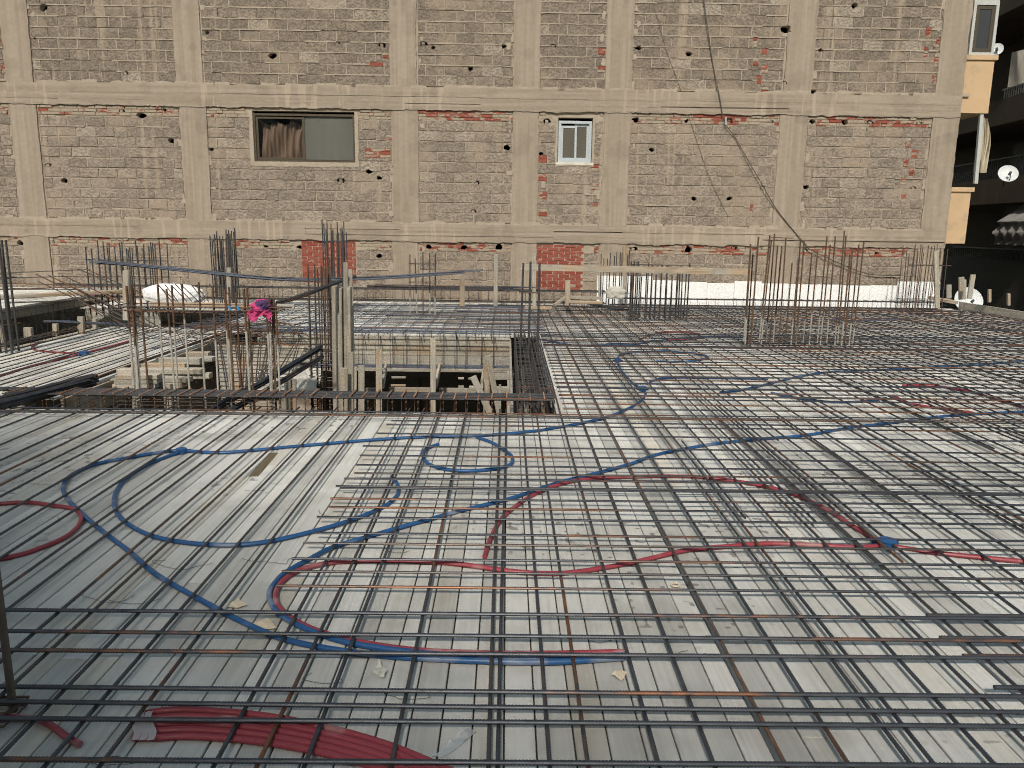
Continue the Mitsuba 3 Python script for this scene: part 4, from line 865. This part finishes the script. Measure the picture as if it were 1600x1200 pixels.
cloth('ground_sheet', 'crumpled whitish sheet spread low in the pit behind the wall cage', 'sheet', [at(385, 614, 7.9), at(500, 614, 7.9), at(500, 578, 9.6), at(405, 570, 9.9)], 'cloth_grey', .22, 1)
cloth('plaster_bag', 'pale crumpled bag leaning beside the upright boards in the pit', 'bag', [at(462, 620, 7.9), at(494, 620, 7.9), at(494, 588, 8.3), at(463, 590, 8.3)], 'cloth_grey', .18, 2, mid=.05)
for i, (a, b) in enumerate(((444.5, 448), (449, 454), (455, 463))):
    post((a, b, 592, 617), 7.75 + .05 * i, f'{ORD[i]} from the left of three pinkish upright boards by the pale bag', 'upright boards by the pale bag')
hboard(440, 490, 576.5, 579, 9.8, 'thin pale batten over the sheet in the pit'); hboard(395, 488, 566, 570, 10.6, 'long pale batten below the far beam at the left')

# ================================================================ COLUMN AND WALL CAGES
def cage(label, bars, ties, r=.008, mat='steel_dowel', tie_mat='steel_rusty', rt=.0045, name='column_cage', group=None):
    """bars: (x, y, z0, z1); ties: (z, x0, x1, y0, y1)."""
    k = thing(name, label, 'reinforcement cage', group)
    for x, y, z0, z1 in bars:
        dx, dy = rr.normal(0, .010, 2); bars_made[0] += 1
        part(k, 'starter_bar', rebar((x, y, z0), (x + dx * (z1 - z0), y + dy * (z1 - z0), z1), r * rr.choice([1, 1, 1.15]), bars_made[0], 6, .004), mat, smooth=True)
    for z, x0, x1, y0, y1 in ties:
        q = [(x0, y0, z), (x1, y0, z + rr.normal(0, .012)), (x1, y1, z + rr.normal(0, .01)), (x0, y1, z), (x0, y0, z + .004)]
        part(k, 'tie', MB().tube(np.array(q), rt, 5), tie_mat)
    return k
YA = 6.93
bx = [(209, 447), (216, 444), (219, 452), (233, 448), (256, 445), (274, 452), (277, 446), (297, 444), (320, 441), (340, 447), (358, 452), (363, 449), (380, 458), (391, 452), (396, 450), (423, 462), (428, 466), (437, 474)]
bars = []
for i, (px, ty) in enumerate(bx):
    y = YA + (.0 if i % 2 else .20); p = at(px, 610, y); bars.append((p[0], y, -.55, at(px, ty, y)[2]))
for i, (px, ty) in enumerate(((214, 446), (217, 450), (361, 470), (425, 470), (429, 468))): p = at(px, 610, YA + .02); bars.append((p[0], YA + .03 * (i % 3), -.55, at(px, ty, YA)[2]))
xa, xb = min(b[0] for b in bars) - .03, max(b[0] for b in bars) + .02
cage('long wall cage of tall rusty bars with mortar splashed feet at the left pit corner', bars, [(.82, xa, xb, YA - .02, YA + .22), (.855, xa + .03, xb + .03, YA - .02, YA + .22), (.79, xa, xb - .3, YA + .2, YA + .23), (.005, xa, xb - .25, YA - .03, YA + .1), (-.03, xa, xb - .1, YA - .03, YA + .2), (.03, xa + .5, xb, YA - .03, YA + .2), (-.2, xa, xb, YA - .03, YA + .2)], r=.0095, name='wall_cage', mat='steel_splashed')
Y2 = 8.3; bars = []
for i, (px, ty) in enumerate(((485, 412), (489, 416), (494, 414), (497, 413), (502, 416), (507, 418), (513, 415), (516, 412), (520, 404), (511, 424), (505, 420), (518, 418))):
    y = Y2 + .05 * (i % 4); p = at(px, 600, y); bars.append((p[0], y, -1.2, at(px, ty, y)[2]))
x0, x1 = at(484, 600, Y2)[0], at(521, 600, Y2)[0]
cage('slender column cage with dense spiral ties next to the upright form boards', bars, [(-1.0 + .062 * i, x0, x1, Y2 - .01, Y2 + .17) for i in range(22)] + [(.72, x0, x1, Y2, Y2 + .17), (.56, x0, x1, Y2, Y2 + .17)], mat='steel_rusty', tie_mat='steel', rt=.004)
k = thing('column_form', 'grey upright form boards of uneven height beside the slender column cage', 'formwork')
for px0, px1, ty, dy in ((519.5, 525.5, 447, 0), (520, 533, 492, .02), (531, 535, 450, .06), (536.5, 543.5, 410, .04), (532, 540, 490, .09), (540, 543, 449, .10), (543, 548.5, 448, .05), (547.5, 551.5, 478, .12), (535, 552, 500, .14)):
    y = 8.15 + dy; p0, p1 = at((px0 + px1) / 2, 618, y), at((px0 + px1) / 2, ty, y); p1[0] = p0[0] + (p1[0] - p0[0])
    board(k, p0 - [0, 0, .8], p1, (px1 - px0) / F * 8.3, .03 if px1 - px0 > 6 else .10, (0, 1, 0))
p0, p1 = at(549, 500, 8.6), at(547.5, 421, 8.6); board(k, p0, p1, .045, .028, (0, 1, 0), label='fresh orange board')
def rect_cage(label, px0, px1, ybot, tops, Y, depth, zties, n, r=.008, z0=-.1, mat='steel_dowel', tie_mat='steel', group=None, seed=0, name='column_cage'):
    g = np.random.default_rng(300 + seed); x0, x1 = at(px0, ybot, Y)[0], at(px1, ybot, Y)[0]; bars = []
    for i in range(n):
        t = i / (n - 1) if n > 1 else .5; back = i % 2
        x = x0 + (x1 - x0) * np.clip(t + g.normal(0, .012), 0, 1); ztop = at(800, g.uniform(*tops), Y)[2]
        bars.append((x, Y + depth * back + g.normal(0, .01), z0, ztop))
    return cage(label, bars, [(z, x0 - .015, x1 + .015, Y - .015, Y + depth + .015) for z in zties], r, mat, tie_mat, group=group, name=name)
# big column cage at the right, bar by bar from the photograph (x at foot, x at top, y of top)
bars = []; g = np.random.default_rng(4)
for i, (xf, yt) in enumerate(((1161, 381), (1164, 390), (1167, 396), (1172, 370), (1185, 368), (1188, 376), (1196, 365), (1202, 384), (1207, 385), (1217, 372), (1226, 411), (1235, 404), (1239, 374), (1243, 376), (1254, 396), (1264, 392), (1276, 369), (1281, 382), (1291, 369), (1304, 361), (1308, 368), (1314, 397), (1319, 387), (1326, 382), (1331, 378))):
    y = 10.72 + (.0 if i % 2 else .30); bars.append((at(xf, 545, y)[0], y, -.15, at(xf + 8, yt, y)[2]))
x0, x1 = bars[0][0] - .02, bars[-1][0] + .02
k = cage('tall rusty column cage in the right of the deck, the biggest one', bars, [(.06, x0, x1, 10.7, 11.04), (.13, x0, x1, 10.7, 11.04), (.20, x0 + .2, x1 - .3, 10.7, 11.04), (.02, x0, x1, 10.68, 11.05)], r=.0095, tie_mat='steel_rusty')
rect_cage('wide column cage of pale footed bars in the middle distance under the long plank', 985, 1075, 500, (404, 432), 14.1, .34, (.08, .16, .98), 24, seed=1, r=.0110, mat='steel_dark')
rect_cage('slim clump of tall bars at the left end of the wide cage', 983, 990, 500, (405, 412), 14.0, .1, (.1, .3), 5, seed=2, mat='steel_dark', r=.011)
rect_cage('far column cage before the white boards, behind a pale bag', 938, 982, 468, (388, 405), 16.3, .2, (.3,), 10, seed=3, mat='steel_dark', r=.0095)
rect_cage('far right column cage in front of the white boards and the corner of the wall', 1413, 1478, 477, (372, 392), 16.3, .4, (.15, .25), 18, seed=4, mat='steel_rusty', r=.008)
rect_cage('group of three tall dark bars at the far right corner of the pit', 812, 841, 530, (409, 411), 9.7, .12, (.80, .86), 3, seed=5, r=.013, z0=-.3, mat='steel_dark')
rect_cage('small pale four bar cage standing on the mesh behind the pit', 641, 680, 497, (397, 407), 14.0, .2, (.95, .62, .3), 5, seed=6, r=.011)
rect_cage('broad column cage far left before the old wall', 140, 252, 470, (383, 400), 14.6, .35, (.92, .6), 26, seed=7, mat='steel_dark', r=.0105)
rect_cage('dark bundle like column cage before the second wall column from the left', 335, 369, 474, (362, 385), 15.4, .25, (.7, 1.0), 22, seed=8, mat='steel_dark', r=.011)
rect_cage('column cage with tall bars in front of the left red brick patch', 508, 541, 480, (345, 372), 14.6, .3, (.5, 1.0, 1.3), 17, seed=9, mat='steel_dark', r=.011)
rect_cage('four tall bars at the left edge of the photo beside the slab strip', -6, 14, 500, (384, 392), 9.5, .2, (.36, .9), 5, seed=10, mat='steel_dark', r=.013)
g0, g1 = G(22, 1112), at(0, 768, 2.30)
k = cage('single rusty upright bar with tangled ties in the left foreground', [(g0[0], g0[1], -.02, 1.0), (g0[0] - .10, g0[1] - .02, -.02, .9)], [(.012, g0[0] - .3, g0[0] + .03, g0[1] - .1, g0[1] + .02), (.02, g0[0] - .25, g0[0] + .02, g0[1] - .05, g0[1] + .05), (.028, g0[0] - .3, g0[0] + .015, g0[1] - .08, g0[1] + .03)], r=.0105, mat='steel_rusty')

# ---- bundles of loose bars
def bundle(label, pts, n, r, mat, spread, seed=0, twist=.6):
    k = thing('bar_bundle', label, 'bar bundle'); p = spline(np.array(pts), .15); g = np.random.default_rng(500 + seed)
    for i in range(n):
        a = 2 * np.pi * i / n; q = spread * math.sqrt(g.random()); e0, e1 = int(g.uniform(0, .06) * len(p)), len(p) - int(g.uniform(0, .08) * len(p))
        t = np.linspace(0, 1, len(p)); off = np.stack([0 * t, np.cos(a + twist * t) * q, np.sin(a + twist * t) * q * .7], 1) + .3 * spread * (meshkit.noise(np.stack([t * 4, t * 0 + i * 3.3, t * 0], 1))[:, None] - .5)
        part(k, 'bar', MB().tube((p + off)[e0:e1], r, 6), mat, smooth=True)
    return k
bundle('long sagging bundle of blue grey bars laid across the tops of the far cages', [at(140, 408, 13.9), at(200, 413, 13.9), at(300, 423, 13.9), at(400, 433, 13.9), at(480, 437, 13.9), at(600, 433.5, 13.9), at(680, 428, 13.9), at(755, 422, 13.9)], 9, .010, 'steel_blue', .045, 1)
bundle('dark bar bundle sloping from the pink cloth up to the slender column cage', [at(432, 474, 7.2), at(470, 463, 7.6), at(500, 452, 8.0), at(533, 439, 8.4), at(556, 432, 8.8)], 5, .010, 'steel', .025, 2)
bundle('bar bundle rising across the pit from the deck to the slender column cage', [at(318, 651, 6.62), at(350, 629, 6.9), at(420, 592, 7.5), at(502, 542, 8.3)], 5, .011, 'steel', .045, 3)
bundle('short bar bundle lying on the near edge cage beside the wall cage', [at(345, 648, 6.7), at(392, 624, 6.95), at(440, 596, 7.3), at(505, 556, 8.2)], 4, .011, 'steel', .03, 4)
bundle('thick dark bundle of bars in the shade at the left edge of the photo', [at(-120, 655, 5.9), at(0, 630, 6.35), at(70, 613, 6.7), at(148, 592, 7.15)], 11, .016, 'steel', .075, 5, twist=.1)
bundle('thin level bar bundle behind the thick one at the left edge', [at(-60, 607, 7.3), at(0, 608, 7.3), at(50, 609, 7.3)], 5, .012, 'steel', .03, 6)
bundle('blue grey bars lying across the timber stubs by the dark slot', [at(68, 503, 11.0), at(110, 504, 11.2), at(160, 506, 11.5), at(230, 509, 12.0)], 5, .011, 'steel_blue', .03, 7)
bundle('pair of rusty bars along the right edge of the slab strip', [np.array([-4.12, 7.2, .03]), np.array([-4.12, 9, .035]), np.array([-4.10, 11.8, .03])], 4, .009, 'steel_rusty', .04, 8)
bundle('dark bars stacked along the foot of the old wall behind the pit', [np.array([-3.0, 17.0, .34]), np.array([-1.0, 17.0, .33]), np.array([.3, 17.0, .34])], 6, .011, 'steel', .05, 9)
bundle('bars lying along the far edge of the mesh behind the small pale cage', [at(550, 487, 15.0), at(700, 489, 15.0), at(835, 492, 15.0)], 8, .010, 'steel_blue', .05, 10)
k = thing('bar_fan', 'fan of slanting rusty bars left of the wall cage', 'bar fan')
for i, (a, b, c, d) in enumerate(((56, 428, 215, 505), (76, 430, 235, 512), (77, 431, 205, 492), (97, 430, 225, 488), (122, 420, 205, 455), (136, 421, 215, 455), (105, 455, 160, 494), (125, 470, 215, 520), (140, 468, 230, 516), (150, 466, 240, 512), (165, 462, 250, 512), (60, 440, 190, 500))):
    part(k, 'bar', rebar(at(a, b, 12.6 + .1 * (i % 4)), at(c, d, 10.6 + .1 * (i % 3)), .009, 900 + i, 5), 'steel_rusty', smooth=True)
for i, (a, b, c, d) in enumerate(((0, 429, 140, 421), (0, 436, 140, 431), (0, 440, 95, 445), (2, 448, 130, 453), (0, 452, 120, 452), (20, 453, 200, 446))):
    part(k, 'bar', rebar(at(a - 60, b + .5, 14.2), at(c, d, 14.2), .008, 930 + i, 5), 'steel_rusty', smooth=True)
k = thing('bar_fan', 'slanting thin bars in front of the white sack', 'bar fan')
for i, (a, c) in enumerate(((247, 268), (258, 278), (268, 292), (274, 300), (299, 320), (306, 326), (327, 345), (345, 365), (247, 275), (282, 310))):
    part(k, 'bar', rebar(at(a, 444 + i % 3, 13.0), at(c, 471, 12.5), .008, 950 + i, 5), 'steel', smooth=True)

# ---- timbers and loose things of the far deck
single('long_plank', MB().bar(at(812, 417.5, 13.2), at(1172, 425, 13.5), .03, .105), 'raw_wood', 'long level plank across the distance from the pit corner to the biggest cage', 'plank')
def upright(px, Y, label, group=None, z0=None, lean=0):
    a, b, t, bt = px; p0, p1 = at((a + b) / 2, bt, Y), at((a + b) / 2 + lean, t, Y)
    return single('timber_upright', MB().bar(p0, p1, (b - a) / F * Y, .05, (0, 1, 0)), 'raw_wood', label, 'timber upright', group)
upright((718.5, 726, 436, 483), 15.8, 'shorter of two upright battens before the wall behind the pit'); upright((771, 777.5, 397, 482), 15.9, 'taller of two upright battens before the wall behind the pit', lean=1)
upright((832, 838, 396, 485), 16.0, 'upright batten beside the right red brick patch', lean=-1); upright((883, 891, 438, 477), 14.9, 'short upright board before the right red brick patch')
upright((973, 979, 383, 455), 16.2, 'upright batten standing in the far cage by the pale bag'); upright((935, 940, 430, 466), 16.5, 'upright batten at the left end of the white boards')
upright((193, 202, 423, 500), 9.5, 'tall timber upright at the left end of the wall cage'); upright((355, 361, 418, 474), 15.0, 'light upright batten beside the dark column cage')
upright((1461, 1468, 392, 481), 15.6, 'tall pale upright at the right end of the white boards', lean=-2); upright((1479, 1486, 445, 466), 16.9, 'short block upright left of the edge timbers')
upright((1498, 1506, 433, 468), 16.9, 'grey broad edge post in front of the low white dish'); upright((1506, 1509, 437, 468), 17.05, 'thin pale edge post behind the grey broad one'); upright((1511, 1518, 429, 467), 16.4, 'leaning pale edge post before the low white dish', lean=6)
upright((1544, 1548, 452, 472), 15.9, 'left of two slim stakes on the right deck edge'); upright((1574, 1578, 459, 477), 15.2, 'right of two slim stakes on the right deck edge')
form('edge_form', 'weathered boards on edge along the right side of the deck', [((9.80, 2.0, .085), (9.80, 9.4, .085), .03, .17), ((9.80, 9.42, .085), (9.80, 17.0, .085), .03, .17), ((9.84, 2.0, -.05), (9.84, 17.0, -.05), .10, .06)])
single('cross_timber', MB().bar(at(1452, 465, 16.6), at(1496, 473, 16.2), .10, .07), 'raw_wood', 'short grey timber lying before the tall pale upright at the right', 'timber')
k = thing('timber_pile', 'small pile of pale timbers under the right red brick patch', 'timber pile')
board(k, at(891, 465, 14.9), at(941, 466, 14.9), .07, .05); board(k, at(889, 471.5, 14.8), at(941, 473, 14.8), .09, .05); board(k, at(866, 477, 14.7), at(884, 464, 14.9), .05, .05); board(k, at(820, 480, 15.0), at(862, 481, 15.0), .06, .06)
single('ledger_board', MB().bar(at(235, 475, 12.0), at(460, 479, 12.0), .04, .07), 'raw_wood', 'level pale ledger board behind the wall cage, below the white sack', 'board')
single('ledger_board', MB().bar(at(0, 464, 13.6), at(195, 455, 14.6), .30, .05), 'raw_wood', 'broad pale board on the raised far left deck', 'board')
r = np.random.default_rng(12); n = 44     # sack and bags: lumpy closed forms
def lump(name, label, cat, c, s, mat, seed, amp=.25, freq=3.0):
    ico = trimesh.creation.icosphere(4); v = np.array(ico.vertices); k = meshkit.fbm(v * freq + seed * 5.1, 4) - .5; w = v * (1 + amp * k)[:, None] * 1.0
    w[:, 2] = np.maximum(w[:, 2], -.55); w = np.sign(w) * np.abs(w) ** .85
    return single(name, MB().raw(np.asarray(c) + w * np.asarray(s), np.array(ico.faces)), mat, label, cat, smooth=True)
lump('white_sack', 'long bulging white plastic sack lying behind the wall cage', 'sack', at(271, 461, 13.7), (.52, .25, .19), 'white_plastic', 1, .30, 2.0)
lump('plastic_bag', 'crumpled pale plastic bag at the foot of the far cage by the white boards', 'bag', at(962, 459, 15.6), (.19, .14, .15), 'cloth_grey', 2, .55, 2.6)
q = at(407, 481, 6.92)
lump('cloth', 'pink and purple cloth hung over the right end of the wall cage', 'cloth', q + [0, .05, .0], (.085, .12, .07), 'cloth_pink', 4, .9, 2.2)
single('hanging_rag', MB().raw([(q[0] - .09 + .2 * i / 9 + .012 * math.sin(j * 1.7 + i), q[1] - .06 - .02 * math.sin(i * 1.9 + j * .6), q[2] - .01 - .011 * j * (1 + .4 * math.sin(i * .9))) for j in range(8) for i in range(10)], [[j * 10 + i, j * 10 + i + 1, (j + 1) * 10 + i + 1, (j + 1) * 10 + i] for j in range(7) for i in range(9)]), 'cloth_pink', 'purple rag tail hanging below the pink cloth', 'cloth', smooth=True)
single('wood_pole', MB().tube([at(432, 477.5, 6.95), at(456, 478.5, 7.0)], .017, 8), 'raw_wood', 'short pale pole end sticking out right of the pink cloth', 'pole', smooth=True)
for i, px in enumerate(((358, 482), (371, 482))): single('tie_tape', MB().tube([at(px[0], px[1] - 4, 6.88), at(px[0] + 2, px[1] + 3, 6.88)], .010, 7), 'tape_blue', f'{("left", "right")[i]} bright blue tape tie on the top rail of the wall cage', 'tape')
for i, px in enumerate(((319, 646), (342, 646))): single('tie_tape', MB().tube([at(px[0] - 3, px[1], 6.62), at(px[0] + 3, px[1] - 1, 6.62)], .010, 7), 'tape_blue', f'{("left", "right")[i]} bright blue tape tie at the foot of the wall cage', 'tape')
# white boards leaning along the foot of the wall
x = 1.98; i = 0; tops = [.60, .60, .52, .49, .47, .52, .48, .47, .47, .46, .47, .56, .56]
while x < 9.5:
    w = min(.60 if i else .62, 9.55 - x)
    single('white_board', MB().bar((x + .003, YW - .11 - .006 * (i % 2), -.05), (x + .003, YW - .085 - .006 * (i % 2), tops[i]), w - .006, .05, (0, 1, 0)).raw(np.zeros((3, 3)) + [x, YW, -1], [[0, 1, 2]]) if False else MB().box((x + .004, YW - .13 - .008 * (i % 2), -.05), (x + w - .004, YW - .08, tops[i])), 'foam_white', f'{ORD[i]} from the left of the white insulation boards along the wall foot', 'insulation board', 'white insulation boards along the wall foot')
    x += w; i += 1
# cables on the wall
def cable(px, label, r=.010, off=.06): single('cable', MB().tube(spline([at(x, y, YW - off - .02 * math.sin(y * .05)) for x, y in px], .08), r, 5), 'wire', label, 'cable', smooth=True)
cable([(1097, -20), (1105, 40), (1113, 95), (1124, 150), (1132, 190), (1150, 217), (1166, 246), (1186, 280), (1210, 322), (1236, 356), (1264, 388)], 'thick dark cable hanging down the right half of the wall', .010)
cable([(1262, 388), (1290, 402), (1320, 415), (1348, 426), (1375, 430), (1408, 430)], 'cable end swinging right above the white boards')
cable([(1016, -10), (1040, 75), (1060, 130), (1082, 200), (1108, 275), (1140, 345)], 'thin faint cable left of the thick one', .0042, .012)
cable([(1302, -10), (1305, 100), (1308, 220), (1313, 335)], 'thin straight cable down the right wall panel', .0042, .012)
single('cable_clip', MB().bar(at(1134, 183, YW - .07), at(1134, 195, YW - .07), .03, .05), 'frame_white', 'small white clip holding the thick cable on the wall', 'clip')
single('wall_rod', MB().tube([at(820 / 4 + 1000, 443, YW - .02)] * 0 + [at(1205, 371, YW - .1), at(1240, 372, YW - .1)], .010, 5), 'steel_rusty', 'thin level rod at the top of the biggest cage', 'rod', smooth=True)
single('cross_rod', MB().tube([at(1420, 414, 16.4), at(1486, 415, 16.4)], .012, 5), 'steel_rusty', 'rust red level rod across the far right cage', 'rod', smooth=True)
